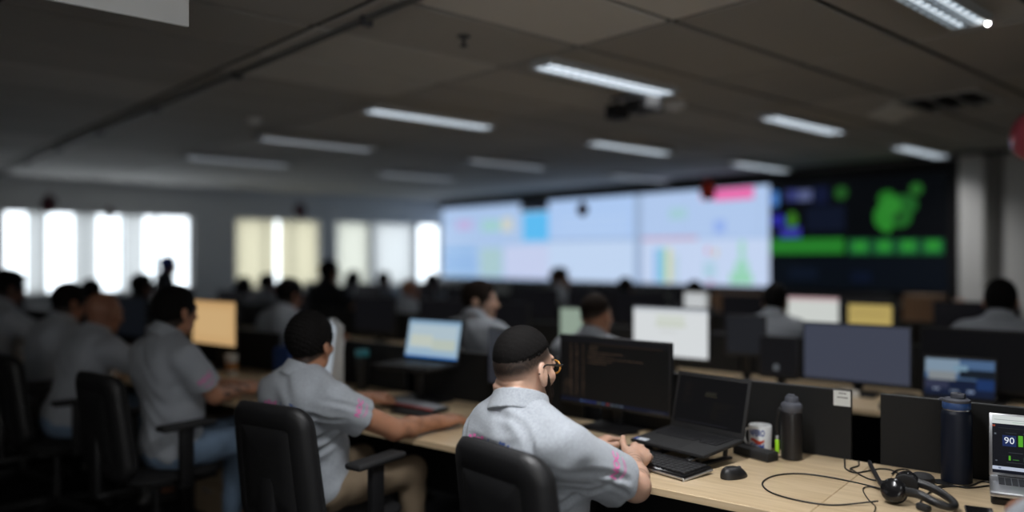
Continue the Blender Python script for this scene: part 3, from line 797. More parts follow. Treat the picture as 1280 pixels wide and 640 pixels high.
# ------------------------------------------------------------------ monitors and laptops
def make_monitor(label, x, y, zbot, w, h, yaw, quads, body='black_plastic', zdesk=0.7406, stand='neck', group=None, badge=None, tilt=0.0, name='monitor', deep=0.028):
    """stands at (x, y), faces -y before the yaw; zbot is the lower edge of the panel"""
    t = thing(name, label, 'monitor', (x, y, zdesk), yaw, group)
    zb, zt = zbot - zdesk, zbot - zdesk + h
    R = Matrix.Translation((0, 0, (zb + zt) / 2)) @ Matrix.Rotation(-tilt, 4, 'X')
    MB().rbox((-w / 2, 0.0, -h / 2), (w / 2, deep, h / 2), 0.005, 2, R).rbox((-w / 4, deep, -h / 4), (w / 4, deep + 0.025, h / 4), 0.012, 2, R).build('bezel', M[body], t, auto=40)
    q = [([tuple(R @ Vector((p[0], p[1] - 0.0006, p[2] + 0.003))) for p in pts], c) for pts, c in quads]
    quad_mesh('screen', q, M['screen'], t)
    MB().rbox((-0.025, deep + 0.012, 0.012), (0.025, deep + 0.034, (zb + zt) / 2), 0.006, 2).build('stand_neck', M[body], t, auto=40)
    bw = min(0.12, w * 0.34)
    MB().rbox((-bw, -0.10, 0.0), (bw, 0.082, 0.012), 0.005, 2).build('stand_base', M[body], t, auto=40)
    if badge: tag(MB().rbox((badge[0], -0.112, 0.0), (badge[1], -0.104, badge[2]), 0.001, 1).build('paper_note', M['white_paper'], t), 'white paper note leaning on the stand')
    return t
def dim(c, k): return tuple(x * k for x in c)
def plain_screen(w, h, col, extra=()):
    return screen_quads(w - 0.016, h - 0.026, col, list(extra))
def doc_rects(seed, base, ink, n=9):
    r = random.Random(seed); out = [(0, 0.93, 1, 1, dim(base, 0.75)), (0, 0, 1, 0.05, dim(base, 0.6))]
    for i in range(n):
        z = 0.86 - i * 0.085; x = 0.06
        out.append((x, z, x + r.uniform(0.2, 0.8), z + 0.022, ink))
    return out

def laptop(label, x, y, z, w, d, yaw, open_deg, quads, body, keym, hsc=None, zd=None, deck=None, name='laptop', extra=None):
    """hinge at the rear; local origin mid-base; open_deg is the lid's lean back from upright"""
    hsc = hsc or w * 0.62
    t = thing(name, label, 'laptop', (x, y, z), yaw)
    MB().rbox((-w / 2, -d / 2, 0), (w / 2, d / 2, 0.015), 0.005, 2).build('base', M[body], t, auto=40)
    mb = MB()
    kw, kd = w * 0.84 / 14, d * 0.42 / 5
    for r in range(5):
        for k in range(14):
            if r == 0 and 3 <= k <= 9:
                if k > 3: continue
                x0, x1 = -w * 0.42 + kw * 3, -w * 0.42 + kw * 9
            else: x0, x1 = -w * 0.42 + kw * k, -w * 0.42 + kw * (k + 1)
            y0 = -d * 0.02 + kd * r
            mb.box((x0 + 0.0012, y0 + 0.0012, 0.0148), (x1 - 0.0012, y0 + kd - 0.0012, 0.0172))
    tag(mb.build('keys', M[keym], t), kind='stuff')
    MB().rbox((-w * 0.15, -d * 0.46, 0.0145), (w * 0.15, -d * 0.10, 0.0156), 0.0006, 1).build('touchpad', M[body], t)
    R = Matrix.Translation((0, d / 2 - 0.004, 0.014)) @ Matrix.Rotation(-math.radians(open_deg), 4, 'X')
    lid = MB().rbox((-w / 2, 0, 0.0), (w / 2, 0.007, hsc), 0.004, 2, R).build('lid', M[body], t, auto=40)
    q = [([tuple(R @ Vector((p[0], p[1] - 0.0004, p[2] + hsc / 2 + 0.003))) for p in pts], c) for pts, c in quads]
    quad_mesh('screen', q, M['screen'], lid)
    MB().tube([(-w * 0.42, d / 2 - 0.002, 0.013), (w * 0.42, d / 2 - 0.002, 0.013)], 0.006, 8).build('hinge', M['black_plastic'], t, auto=40)
    return t
def keyboard(label, x, y, yaw, w, d, mats, body='black_plastic', rows=6, cols=17, z=0.7406, name='keyboard', edge=None):
    t = thing(name, label, 'keyboard', (x, y, z), yaw)
    R = Matrix.Rotation(math.radians(4), 4, 'X')
    MB().rbox((-w / 2, -d / 2, 0.0), (w / 2, d / 2, 0.016), 0.006, 2, Matrix.Translation((0, 0, 0.006)) @ R).build('keyboard_body', M[body], t, auto=40)
    groups = {}
    kw, kd = (w - 0.02) / cols, (d - 0.03) / rows
    for r in range(rows):
        for k in range(cols):
            if r == 0 and 4 <= k <= 9:
                if k != 4: continue
                x0, x1 = -w / 2 + 0.01 + kw * 4, -w / 2 + 0.01 + kw * 10
            else: x0, x1 = -w / 2 + 0.01 + kw * k, -w / 2 + 0.01 + kw * (k + 1)
            y0 = -d / 2 + 0.018 + kd * r
            mm = mats[0] if r > 0 or len(mats) == 1 else mats[1]
            groups.setdefault(mm, MB()).rbox((x0 + 0.0015, y0 + 0.0015, 0.0225), (x1 - 0.0015, y0 + kd - 0.0015, 0.028), 0.001, 1, R)
    for mm, mb in groups.items():
        o = mb.build('keys', M[mm], t); tag(o, kind='stuff')
        if len(mats) > 1: o['label'] = 'grey keycaps' if mm == mats[0] else 'red keycaps of the lowest row'
    if edge:
        MB().rbox((-w / 2 - 0.001, -d / 2 - 0.004, 0.004), (w / 2 + 0.003, -d / 2 + 0.002, 0.012), 0.002, 1).rbox((w / 2 - 0.002, -d / 2 - 0.004, 0.004), (w / 2 + 0.004, d / 2, 0.0125), 0.002, 1, R).build('edge_trim', M[edge], t)
    return t
def mouse(label, x, y, yaw, m='black_plastic', z=0.74, s=1.0):
    t = thing('computer_mouse', label, 'mouse', (x, y, z), yaw)
    vs, fs = [], []
    n, k = 20, 8
    for j in range(k + 1):
        a = j / k * PI / 2
        for i in range(n):
            b = 2 * PI * i / n
            rx, ry = 0.034, 0.058
            zz = 0.038 * math.sin(a) * (1 - 0.25 * math.sin(b) * math.cos(a))
            vs.append((s * rx * math.cos(a) ** 0.7 * math.cos(b), s * (ry * math.cos(a) ** 0.7 * math.sin(b) - 0.006 * math.sin(a)), s * zz))
    for j in range(k):
        for i in range(n):
            q = (i + 1) % n
            fs.append((j * n + i, j * n + q, (j + 1) * n + q, (j + 1) * n + i))
    fs.append(tuple(reversed(range(n))))
    link_mesh('mouse_shell', vs, fs, M[m], t, auto=60)
    R = Matrix.Translation((0, s * 0.026, s * 0.0255)) @ Matrix.Rotation(PI / 2, 4, 'Y')
    MB().lathe([(s * 0.006, -s * 0.004), (s * 0.009, -s * 0.003), (s * 0.009, s * 0.003), (s * 0.006, s * 0.004)], 12, R).build('scroll_wheel', M['dark_grey'], t)
    return t

# ------------------------------------------------------------------ people: blended solids turned into one skin
V = lambda *a: np.array(a, dtype=np.float64)
def unit(a): return a / (np.linalg.norm(a) + 1e-12)
class Field:
    def __init__(s, lo, hi, h):
        s.h = h; s.lo = np.array(lo, dtype=np.float64) ; s.n = (np.ceil((np.array(hi) - s.lo) / h).astype(int) + 1)
        s.A = np.full(tuple(s.n), 0.2, dtype=np.float32)
    def slab(s, lo, hi):
        a = np.clip(np.floor((np.array(lo) - s.lo) / s.h).astype(int), 0, s.n); b = np.clip(np.ceil((np.array(hi) - s.lo) / s.h).astype(int) + 1, 0, s.n)
        sl = tuple(slice(int(p), int(q)) for p, q in zip(a, b))
        g = [(s.lo[i] + s.h * np.arange(a[i], b[i])).astype(np.float32) for i in range(3)]
        return sl, g[0][:, None, None], g[1][None, :, None], g[2][None, None, :]
    def mix(s, sl, d, k, sub=False):
        c = s.A[sl]
        if c.size == 0: return
        if sub:
            d = -d
            if k > 0:
                t = np.clip(0.5 - 0.5 * (c - d) / k, 0, 1); s.A[sl] = c + (d - c) * t + k * t * (1 - t)
            else: s.A[sl] = np.maximum(c, d)
            return
        if k > 0:
            t = np.clip(0.5 + 0.5 * (c - d) / k, 0, 1); s.A[sl] = c + (d - c) * t - k * t * (1 - t)
        else: s.A[sl] = np.minimum(c, d)
    def cap(s, a, b, ra, rb=None, k=0.01, sub=False, clip=None):
        rb = ra if rb is None else rb
        a, b = np.asarray(a, float), np.asarray(b, float)
        m = max(ra, rb) + k + 2 * s.h + (0.02 if clip else 0)
        sl, X, Y, Z = s.slab(np.minimum(a, b) - m, np.maximum(a, b) + m)
        ba = b - a; L = float(ba @ ba) + 1e-12
        t = np.clip(((X - a[0]) * ba[0] + (Y - a[1]) * ba[1] + (Z - a[2]) * ba[2]) / L, 0, 1)
        d = np.sqrt((X - a[0] - t * ba[0]) ** 2 + (Y - a[1] - t * ba[1]) ** 2 + (Z - a[2] - t * ba[2]) ** 2) - (ra + (rb - ra) * t)
        if clip is not None:
            c, nrm = clip
            d = np.maximum(d, (X - c[0]) * nrm[0] + (Y - c[1]) * nrm[1] + (Z - c[2]) * nrm[2])
        s.mix(sl, d.astype(np.float32), k, sub)
    def ell(s, c, r, k=0.01, R=None, sub=False, clip=None):
        c, r = np.asarray(c, float), np.asarray(r, float)
        m = max(r) + k + 2 * s.h if R is not None else r + k + 2 * s.h
        sl, X, Y, Z = s.slab(c - m, c + m)
        X, Y, Z = X - c[0], Y - c[1], Z - c[2]
        if R is not None: P = [R[0, i] * X + R[1, i] * Y + R[2, i] * Z for i in range(3)]
        else: P = [X, Y, Z]
        k0 = np.sqrt(sum((P[i] / r[i]) ** 2 for i in range(3))); k1 = np.sqrt(sum((P[i] / r[i] ** 2) ** 2 for i in range(3))) + 1e-9
        d = k0 * (k0 - 1) / k1
        if clip is not None:
            for (cc, nn) in clip: d = np.maximum(d, (X + c[0] - cc[0]) * nn[0] + (Y + c[1] - cc[1]) * nn[1] + (Z + c[2] - cc[2]) * nn[2])
        s.mix(sl, d.astype(np.float32), k, sub)
    def cut(s, c, nrm):
        sl, X, Y, Z = s.slab(s.lo, s.lo + s.h * s.n)
        s.A = np.maximum(s.A, ((X - c[0]) * nrm[0] + (Y - c[1]) * nrm[1] + (Z - c[2]) * nrm[2]).astype(np.float32))
    def displace(s, fn, band=0.03):
        sl, X, Y, Z = s.slab(s.lo, s.lo + s.h * s.n)
        idx = np.nonzero(np.abs(s.A) < band)
        x, y, z = (s.lo[i] + s.h * idx[i] for i in range(3))
        s.A[idx] += fn(x, y, z).astype(np.float32)
    def sample(s, p):
        q = (np.asarray(p) - s.lo) / s.h
        i = np.clip(np.floor(q).astype(int), 0, s.n - 2); f = q - i
        v = 0.0
        for a in (0, 1):
            for b in (0, 1):
                for c in (0, 1):
                    v += s.A[i[0] + a, i[1] + b, i[2] + c] * (f[0] if a else 1 - f[0]) * (f[1] if b else 1 - f[1]) * (f[2] if c else 1 - f[2])
        return float(v)
    def project(s, p, n=8):
        p = np.array(p, float)
        for _ in range(n):
            d = s.sample(p); e = s.h
            g = unit(V(s.sample(p + V(e, 0, 0)) - s.sample(p - V(e, 0, 0)), s.sample(p + V(0, e, 0)) - s.sample(p - V(0, e, 0)), s.sample(p + V(0, 0, e)) - s.sample(p - V(0, 0, e))))
            p = p - g * d * 0.9
        return p
    def crease(s, pts, w, depth):
        """a fold running along the surface through pts: negative depth raises a ridge"""
        P = [np.array(q) for q in catmull([Vector(s.project(p)) for p in pts], 5)]
        P = [s.project(p, 4) for p in P]
        P = np.array(P); lo, hi = P.min(0) - 3 * w, P.max(0) + 3 * w
        sl, X, Y, Z = s.slab(lo, hi)
        best = np.full(np.broadcast_shapes(X.shape, Y.shape, Z.shape), 9.0, dtype=np.float32)
        tt = np.zeros_like(best)
        for i in range(len(P) - 1):
            a, ba = P[i], P[i + 1] - P[i]; L = float(ba @ ba) + 1e-12
            t = np.clip(((X - a[0]) * ba[0] + (Y - a[1]) * ba[1] + (Z - a[2]) * ba[2]) / L, 0, 1)
            d = np.sqrt((X - a[0] - t * ba[0]) ** 2 + (Y - a[1] - t * ba[1]) ** 2 + (Z - a[2] - t * ba[2]) ** 2)
            mk = d < best; best = np.where(mk, d, best); tt = np.where(mk, (i + t) / (len(P) - 1), tt)
        fade = np.sin(np.clip(tt, 0.02, 0.98) * PI) ** 0.6
        s.A[sl] += (depth * fade * (np.exp(-(best / w) ** 2) - 0.45 * np.exp(-((best - 1.7 * w) / (0.9 * w)) ** 2))).astype(np.float32)
    def mesh(s):
        A = s.A; S = A < 0
        n = A.shape
        c = np.zeros((n[0] - 1, n[1] - 1, n[2] - 1), dtype=np.int8)
        for a in (0, 1):
            for b in (0, 1):
                for d in (0, 1): c += S[a:n[0] - 1 + a, b:n[1] - 1 + b, d:n[2] - 1 + d]
        I, J, K = np.nonzero((c > 0) & (c < 8))
        m = len(I)
        lut = np.full(c.shape, -1, dtype=np.int32); lut[I, J, K] = np.arange(m)
        acc = np.zeros((m, 3)); cnt = np.zeros(m)
        cor = [(a, b, d) for a in (0, 1) for b in (0, 1) for d in (0, 1)]
        val = {q: A[I + q[0], J + q[1], K + q[2]].astype(np.float64) for q in cor}
        for q in cor:
            for ax in range(3):
                if q[ax]: continue
                r = list(q); r[ax] = 1; r = tuple(r)
                v0, v1 = val[q], val[r]
                k = (v0 < 0) != (v1 < 0)
                t = np.where(k, v0 / np.where(k, v0 - v1, 1), 0)
                p = np.tile(np.array(q, float), (m, 1)); p[:, ax] = t
                acc[k] += p[k]; cnt[k] += 1
        vs = (np.stack([I, J, K], 1) + acc / cnt[:, None]) * s.h + s.lo
        faces = []
        for ax in range(3):
            o1, o2 = (ax + 1) % 3, (ax + 2) % 3
            a = [slice(None)] * 3; b = [slice(None)] * 3
            a[ax] = slice(0, -1); b[ax] = slice(1, None)
            e = np.nonzero(S[tuple(a)] != S[tuple(b)])
            e = np.stack(e, 1); ok = (e[:, o1] > 0) & (e[:, o2] > 0) & (e[:, o1] < n[o1] - 1) & (e[:, o2] < n[o2] - 1)
            e = e[ok]
            quad = []
            for (p, q) in ((0, 0), (1, 0), (1, 1), (0, 1)):
                g = e.copy(); g[:, o1] -= p; g[:, o2] -= q
                quad.append(lut[g[:, 0], g[:, 1], g[:, 2]])
            quad = np.stack(quad, 1)
            fl = ~S[e[:, 0], e[:, 1], e[:, 2]]
            quad[fl] = quad[fl][:, ::-1]
            faces.append(quad)
        f = np.concatenate(faces)
        return vs, f[(f >= 0).all(1)]

def np_mesh(name, vs, fs, m=None):
    me = bpy.data.meshes.new(name)
    me.vertices.add(len(vs)); me.vertices.foreach_set('co', vs.astype(np.float32).ravel())
    me.loops.add(len(fs) * 4); me.loops.foreach_set('vertex_index', fs.astype(np.int32).ravel())
    me.polygons.add(len(fs)); me.polygons.foreach_set('loop_start', np.arange(0, 4 * len(fs), 4, dtype=np.int32))
    me.polygons.foreach_set('use_smooth', np.ones(len(fs), dtype=bool))
    me.update(calc_edges=True); me.validate()
    if m is not None: me.materials.append(m)
    return me
def field_obj(name, F, m, parent):
    vs, fs = F.mesh()
    me = np_mesh(name, vs, fs, m)
    o = bpy.data.objects.new(name, me); COL.objects.link(o); o.parent = parent
    return o, vs, fs

def rot(yaw=0, pitch=0, roll=0):
    """columns = right, forward, up of a head; yaw turns left, pitch nods down, roll tips to the right"""
    return np.array((Matrix.Rotation(math.radians(yaw), 3, 'Z') @ Matrix.Rotation(-math.radians(pitch), 3, 'X') @ Matrix.Rotation(math.radians(roll), 3, 'Y')))
def sstep(a, b, x):
    t = np.clip((x - a) / (b - a), 0, 1); return t * t * (3 - 2 * t)

def hand(F, w, f, u, side, s=1.0, curl=(24, 34, 24), thumb=(0.55, -0.1), spread=5, fk=0.004):
    """palm, four fingers of different lengths and a thumb; f = pointing, u = back of the hand; returns knuckles"""
    f = unit(f); u = unit(u - f * (u @ f)); l = np.cross(f, u) * side     # l points to the little finger
    P = lambda a, b, c: w + (f * a + l * b + u * c) * s
    F.cap(P(-0.02, 0, 0), P(0.02, 0, 0), 0.027 * s, 0.026 * s, 0.02)
    base = [(0.090, -0.030, 0.004), (0.095, -0.010, 0.006), (0.091, 0.011, 0.004), (0.081, 0.030, 0.0)]
    lens = [(0.042, 0.026, 0.021), (0.047, 0.030, 0.022), (0.043, 0.028, 0.021), (0.033, 0.021, 0.019)]
    rad = [0.0098, 0.0100, 0.0094, 0.0084]
    for i in range(4):
        F.cap(P(0.015, base[i][1] * 0.62, 0.0), P(*base[i]), 0.0155 * s, 0.0128 * s, 0.012)
    F.ell(P(0.045, 0.012, -0.008), np.array((0.03, 0.045, 0.016)) * s, 0.015, np.stack([l, f, u], 1))
    for i in range(4):
        a = math.radians((i - 1.5) * spread); d = f * math.cos(a) + l * math.sin(a)
        p = P(*base[i]); ang = 0
        for j in range(3):
            ang += math.radians(curl[j] + (i - 1.5) * 2)
            q = p + (d * math.cos(ang) - u * math.sin(ang)) * lens[i][j] * s
            F.cap(p, q, rad[i] * s * (1 - 0.10 * j), rad[i] * s * (0.92 - 0.10 * j), 0.010 if j == 0 else fk)
            p = q
    t0, t1 = P(0.020, -0.020, -0.006), P(0.052, -0.047, -0.012 + 0.02 * thumb[1])
    t2 = t1 + (f * math.cos(thumb[0]) - l * math.sin(thumb[0]) + u * thumb[1]) * 0.034 * s
    t3 = t2 + (f * math.cos(thumb[0] - 0.35) - l * math.sin(thumb[0] - 0.35) + u * (thumb[1] - 0.05)) * 0.027 * s
    F.cap(t0, t1, 0.017 * s, 0.0135 * s, 0.014); F.cap(t1, t2, 0.0122 * s, 0.0112 * s, 0.005); F.cap(t2, t3, 0.0112 * s, 0.0088 * s, 0.004)

def head(F, c, R, s=1.0, nape=False, ears=True):
    P = lambda x, y, z: c + R @ (V(x, y, z) * s)
    E = lambda p, r, k, sub=False: F.ell(P(*p), np.array(r) * s, k * s, R, sub)
    C = lambda a, b, ra, rb, k, sub=False: F.cap(P(*a), P(*b), ra * s, rb * s, k * s, sub)
    E((0, -0.014, 0.028), (0.077, 0.098, 0.094), 0.02)
    E((0, 0.020, -0.030), (0.064, 0.074, 0.082), 0.03)
    E((0, 0.050, -0.072), (0.045, 0.036, 0.042), 0.02)
    C((-0.040, 0.020, -0.075), (0.040, 0.020, -0.075), 0.026, 0.026, 0.02)
    E((0, 0.074, -0.098), (0.020, 0.016, 0.016), 0.014)
    C((-0.034, 0.078, 0.030), (0.034, 0.078, 0.030), 0.014, 0.014, 0.014)
    for x in (-1, 1):
        E((x * 0.046, 0.060, -0.020), (0.020, 0.022, 0.020), 0.02)
        E((x * 0.032, 0.098, 0.008), (0.017, 0.014, 0.012), 0.010, True)
        E((x * 0.032, 0.082, 0.007), (0.0125, 0.0125, 0.0125), 0.002)
        C((x * 0.018, 0.094, 0.019), (x * 0.046, 0.084, 0.018), 0.006, 0.005, 0.005)
    C((0, 0.088, 0.012), (0, 0.112, -0.030), 0.008, 0.012, 0.012)
    for x in (-1, 1): E((x * 0.013, 0.098, -0.033), (0.009, 0.011, 0.008), 0.006)
    E((0, 0.090, -0.058), (0.024, 0.010, 0.006), 0.005); E((0, 0.088, -0.069), (0.020, 0.011, 0.007), 0.005)
    F.ell(P(0, 0.101, -0.0635), np.array((0.022, 0.006, 0.0018)) * s, 0.003 * s, R, True)
    if ears:
        for x in (-1, 1):
            Re = R @ rot(yaw=x * 7, roll=-x * 9)
            F.ell(P(x * 0.084, -0.008, -0.004), np.array((0.0085, 0.021, 0.034)) * s, 0.006 * s, Re)
            F.ell(P(x * 0.085, -0.003, -0.031), np.array((0.007, 0.011, 0.012)) * s, 0.005 * s, Re)
            F.ell(P(x * 0.093, -0.004, 0.003), np.array((0.0055, 0.010, 0.019)) * s, 0.004 * s, Re, True)
    if nape:
        C((-0.032, -0.066, -0.052), (0.032, -0.066, -0.052), 0.026, 0.026, 0.010)
        C((-0.030, -0.058, -0.092), (0.030, -0.058, -0.092), 0.030, 0.030, 0.010)

HAIRLINE = {'fade': (0.056, 0.42, 0.062), 'short': (-0.040, 0.80, 0.070), 'curly': (-0.030, 0.62, 0.066), 'long': (-0.10, 1.3, 0.075)}
def make_hair(c, R, s, style, parent, m, h=0.006):
    """cap of hair over the skull, kept above a hairline that climbs to the forehead, thinning to nothing at its edge"""
    z0, sl, yf = HAIRLINE[style]
    F = Field(c - 0.24 * s, c + 0.24 * s, h)
    P = lambda x, y, z: c + R @ (V(x, y, z) * s)
    thick = {'fade': 0.006, 'short': 0.009, 'curly': 0.014, 'long': 0.016}[style]
    nrm = R @ unit(V(0, sl, -1)); fw = R @ V(0, 1, 0)
    ec, er = ((0, -0.015, 0.045), (0.0785, 0.099, 0.092)) if style == 'fade' else ((0, -0.016, 0.030 + thick * 0.4), (0.077 + thick, 0.098 + thick, 0.094 + thick))
    F.ell(P(*ec), np.array(er) * s, 0.004, R,
          clip=[(P(0, 0, z0), nrm), (P(0, yf + 0.012, 0.07), unit(fw + R @ V(0, 0, -0.35)))])
    if style == 'short':
        F.ell(P(0, 0.010, 0.075), np.array((0.062, 0.080, 0.056)) * s, 0.012, R, clip=[(P(0, yf + 0.014, 0.07), unit(fw + R @ V(0, 0, -0.3)))])
    if style == 'long':
        F.cap(P(0, -0.07, 0.0), P(0, -0.105, -0.20), 0.080 * s, 0.055 * s, 0.02)
        for x in (-1, 1): F.cap(P(x * 0.075, -0.02, 0.03), P(x * 0.070, -0.05, -0.17), 0.026 * s, 0.018 * s, 0.02)
    # carve with the hairline plane softly and roughen
    amp = 0.0022 if style == 'curly' else 0.0004
    F.displace(lambda x, y, z: amp * (np.sin(x * 310 + 2 * np.sin(z * 170)) * np.sin(y * 290 + z * 90) + np.sin(z * 330 + y * 200) * 0.6))
    if h < 0.005:   # ragged lower edge
        pn, c0 = nrm, P(0, 0, z0)
        F.displace(lambda x, y, z: np.where(np.abs((x - c0[0]) * pn[0] + (y - c0[1]) * pn[1] + (z - c0[2]) * pn[2]) < 0.014, 0.0035 * (0.6 + np.sin(x * 520 + y * 610) * np.sin(y * 480 - x * 390) + 0.7 * np.sin(x * 1100 + z * 300) * np.sin(y * 990)), 0.0), 0.02)
    return field_obj('hair', F, m, parent)[0]

def build_person(name, label, J, style, res, loc, rz=0.0, group=None):
    """J: joints in the person's own frame (facing +y). Returns the root; parts: body, shirt, collar, trousers, shoes, hair ..."""
    t = thing(name, label, 'person', loc, rz, group)
    b = style.get('bulk', 1.0); hs = style.get('head', 1.0)
    HR = rot(*J.get('head_rot', (0, 0, 0)))
    nk, hd, pv = V(*J['neck']), V(*J['head']), V(*J['pelvis'])
    pts = [np.array(J[k], float) for k in J if k not in ('head_rot', 'fL', 'fR', 'uL', 'uR')]
    lo, hi = np.min(pts, 0) - 0.30, np.max(pts, 0) + 0.27
    lo[2] = max(lo[2], -0.03)
    # trunk shared by body and shirt
    up = unit(nk - pv); rt = unit(V(*J['shR']) - V(*J['shL'])); fwd = unit(np.cross(up, rt)); TR = np.stack([rt, fwd, up], 1)
    Ltr = np.linalg.norm(nk - pv)
    belly = style.get('belly', 0.0)
    def trunk(F, g, k=0.05):
        sL, sR = V(*J['shL']), V(*J['shR'])
        F.cap(sL + rt * 0.02, sR - rt * 0.02, 0.058 * b + g, None, k)
        F.ell(pv + up * Ltr * 0.68 + fwd * 0.0, (0.168 * b + g, 0.118 * b + g, 0.20 + g), k, TR)
        F.ell(pv + up * Ltr * 0.33 + fwd * (0.02 + belly), (0.158 * b + g + belly * 0.4, 0.128 * b + g + belly * 0.7, 0.19 + g), k, TR)
        F.ell(pv + up * 0.01, (0.172 * b + g, 0.128 * b + g, 0.12 + g), k, TR)
        for q in (sL, sR): F.cap(nk - up * 0.028 - fwd * 0.01, q - unit(q - nk) * 0.05 + up * 0.005, 0.042 * b + g, 0.046 * b + g, k * 0.8)
        for q in (-1, 1): F.ell(pv + up * Ltr * 0.72 + rt * q * 0.085 - fwd * 0.065 * b, (0.075 * b + g, 0.05 + g, 0.11 + g), k, TR)
    F = Field(lo, hi, res)
    trunk(F, -0.012)
    nr = style.get('neck_r', 0.056)
    F.cap(nk - up * 0.03, hd + HR @ V(0, -0.022, -0.045) * hs, nr * 1.10, nr, 0.03)
    for sd, k in (('L', -1), ('R', 1)):
        sh, el, wr = V(*J['sh' + sd]), V(*J['el' + sd]), V(*J['wr' + sd])
        F.cap(sh, el, 0.052 * b, 0.042 * b, 0.03)
        fa = wr - el
        F.cap(el, el + fa * 0.35, 0.041 * b, 0.041 * b, 0.02); F.cap(el + fa * 0.35, wr, 0.041 * b, 0.0265 * (0.6 + 0.4 * b), 0.02)
        hand(F, wr, V(*J['f' + sd]), V(*J['u' + sd]), k, style.get('hand', 1.0), style.get('curl' + sd, (24, 34, 24)), style.get('thumb' + sd, (0.55, -0.1)))
        hp, kn, an = V(*J['hip' + sd]), V(*J['kn' + sd]), V(*J['an' + sd])
        F.cap(hp, kn, 0.070 * b, 0.052, 0.03); F.cap(kn, an, 0.050, 0.036, 0.02); F.cap(an, an + V(0, 0.12, -0.045), 0.034, 0.026, 0.02)
    head(F, hd, HR, hs, style.get('nape', False))
    if style.get('nape'):
        for zz, dp in ((-0.022, 0.0035), (-0.046, 0.004)):
            F.crease([hd + HR @ (V(x, -0.085 + 9 * x * x, zz + 1.2 * x * x) * hs) for x in (-0.055, -0.03, 0.0, 0.03, 0.055)], 0.006, dp)
    body, vs, fs = field_obj('body', F, M[style['skin']], t)
    # colour zones of the skin: R = stubble / shaved hair / tattoo ink, G = lips, B = eyes
    q = (vs - hd) @ HR / hs
    near = (np.abs(q) < 0.16).all(1)
    Rm = np.zeros(len(vs)); G = np.zeros(len(vs)); B = np.zeros(len(vs))
    if style.get('hair') in HAIRLINE:
        z0, sl, yf = HAIRLINE[style['hair']]
        dd = (q[:, 2] - z0 - sl * q[:, 1]) / math.sqrt(1 + sl * sl)
        fd = style.get('fade', 0.02)
        skull = (np.abs(q[:, 0]) < 0.079 + 0.0 * dd) & (q[:, 1] < yf + 0.01)
        Rm = np.where(near & skull & (q[:, 2] > -0.09), np.clip((1 - (1 - sstep(-fd, 0.004 if fd < 0.03 else -0.006, dd)) ** 1.7) * (1.0 + 0.10 * np.sin(vs[:, 0] * 900 + vs[:, 2] * 700) * np.sin(vs[:, 1] * 800 - vs[:, 2] * 500)), 0, 1) * 0.97, 0)
    if style.get('stubble'):
        bd = sstep(0.0, 0.02, q[:, 1] + 0.004) * sstep(-0.025, -0.05, q[:, 2]) * (q[:, 2] > -0.135)
        Rm = np.maximum(Rm, np.where(near, bd * style['stubble'], 0))
    G = np.where(near & (q[:, 1] > 0.085), np.exp(-((q[:, 2] + 0.0635) / 0.010) ** 2) * (np.abs(q[:, 0]) < 0.024), 0) * 0.7
    for x in (-1, 1):
        B = np.maximum(B, np.where(near & (np.linalg.norm(q - V(x * 0.032, 0.092, 0.007), axis=1) < 0.0095), 0.9, 0))
        Rm = np.maximum(Rm, np.where(near & (np.linalg.norm(q - V(x * 0.031, 0.095, 0.007), axis=1) < 0.0050), 1.0, 0))
        eb = np.exp(-((q[:, 2] - 0.033 + 0.1 * np.abs(np.abs(q[:, 0]) - 0.03)) / 0.005) ** 2) * (np.abs(np.abs(q[:, 0]) - 0.032) < 0.02) * (q[:, 1] > 0.065)
        Rm = np.maximum(Rm, np.where(near, eb * 0.85, 0))
    for sd, k, ink in style.get('ink', []):
        el, wr = V(*J['el' + sd]), V(*J['wr' + sd]); L = np.linalg.norm(wr - el); ax = (wr - el) / L
        tt = ((vs - el) @ ax) / L; rr = np.linalg.norm(vs - el - np.outer(tt * L, ax), axis=1)
        nz = np.sin(vs[:, 0] * 95 + 2 * np.sin(vs[:, 2] * 70)) * np.sin(vs[:, 1] * 88 + 1.7 * np.sin(vs[:, 0] * 60)) + 0.5 * np.sin(vs[:, 2] * 150 + vs[:, 1] * 60)
        Rm = np.maximum(Rm, np.where((tt > 0.0) & (tt < 0.97) & (rr < 0.062), sstep(-0.1, 0.5, nz) * ink, 0))
    ca = body.data.color_attributes.new('Col', 'FLOAT_COLOR', 'POINT')
    ca.data.foreach_set('color', np.stack([Rm, G, B, np.ones(len(vs))], 1).astype(np.float32).ravel())
    # shirt
    g = style.get('loose', 0.012)
    S = Field(lo + V(0, 0, 0.0), hi, style.get('shirt_res', res))
    trunk(S, g)
    slv = style.get('sleeve', 0.72)
    for sd in 'LR':
        sh, el = V(*J['sh' + sd]), V(*J['el' + sd]); ax = unit(el - sh); cuff = sh + (el - sh) * slv
        drop = V(0, 0, -0.010)
        S.cap(sh, cuff + ax * 0.05 + drop, 0.060 * b + g, 0.058 * b + g * 1.5, 0.035, clip=(cuff, ax))
    hem = J.get('hem', pv[2] - 0.07)
    S.cut((0, 0, hem), (0, 0, -1))
    for (p, w, d) in style.get('creases', []): S.crease(p, w, d)
    wa = style.get('wrinkle', 0.0022)
    S.displace(lambda x, y, z: wa * (np.sin(z * 62 + 3.2 * np.sin(x * 17 + y * 9) + x * 22) * np.sin(x * 15 - y * 19 + 1.3) + 0.6 * np.sin(x * 41 + z * 33 + 2 * np.sin(y * 21 + z * 8))))
    for sd in 'LR':
        sh, el = V(*J['sh' + sd]), V(*J['el' + sd]); ax = unit(el - sh); cuff = sh + (el - sh) * slv
        S.cap(cuff - ax * 0.05, el + ax * 0.1, 0.049 * b + 0.004, 0.047 * b + 0.006, 0.0, True)
    S.cap(nk + up * 0.030 - fwd * 0.002, nk + up * 0.2 + fwd * 0.05, nr * 1.06, nr + 0.006, 0.006, True)
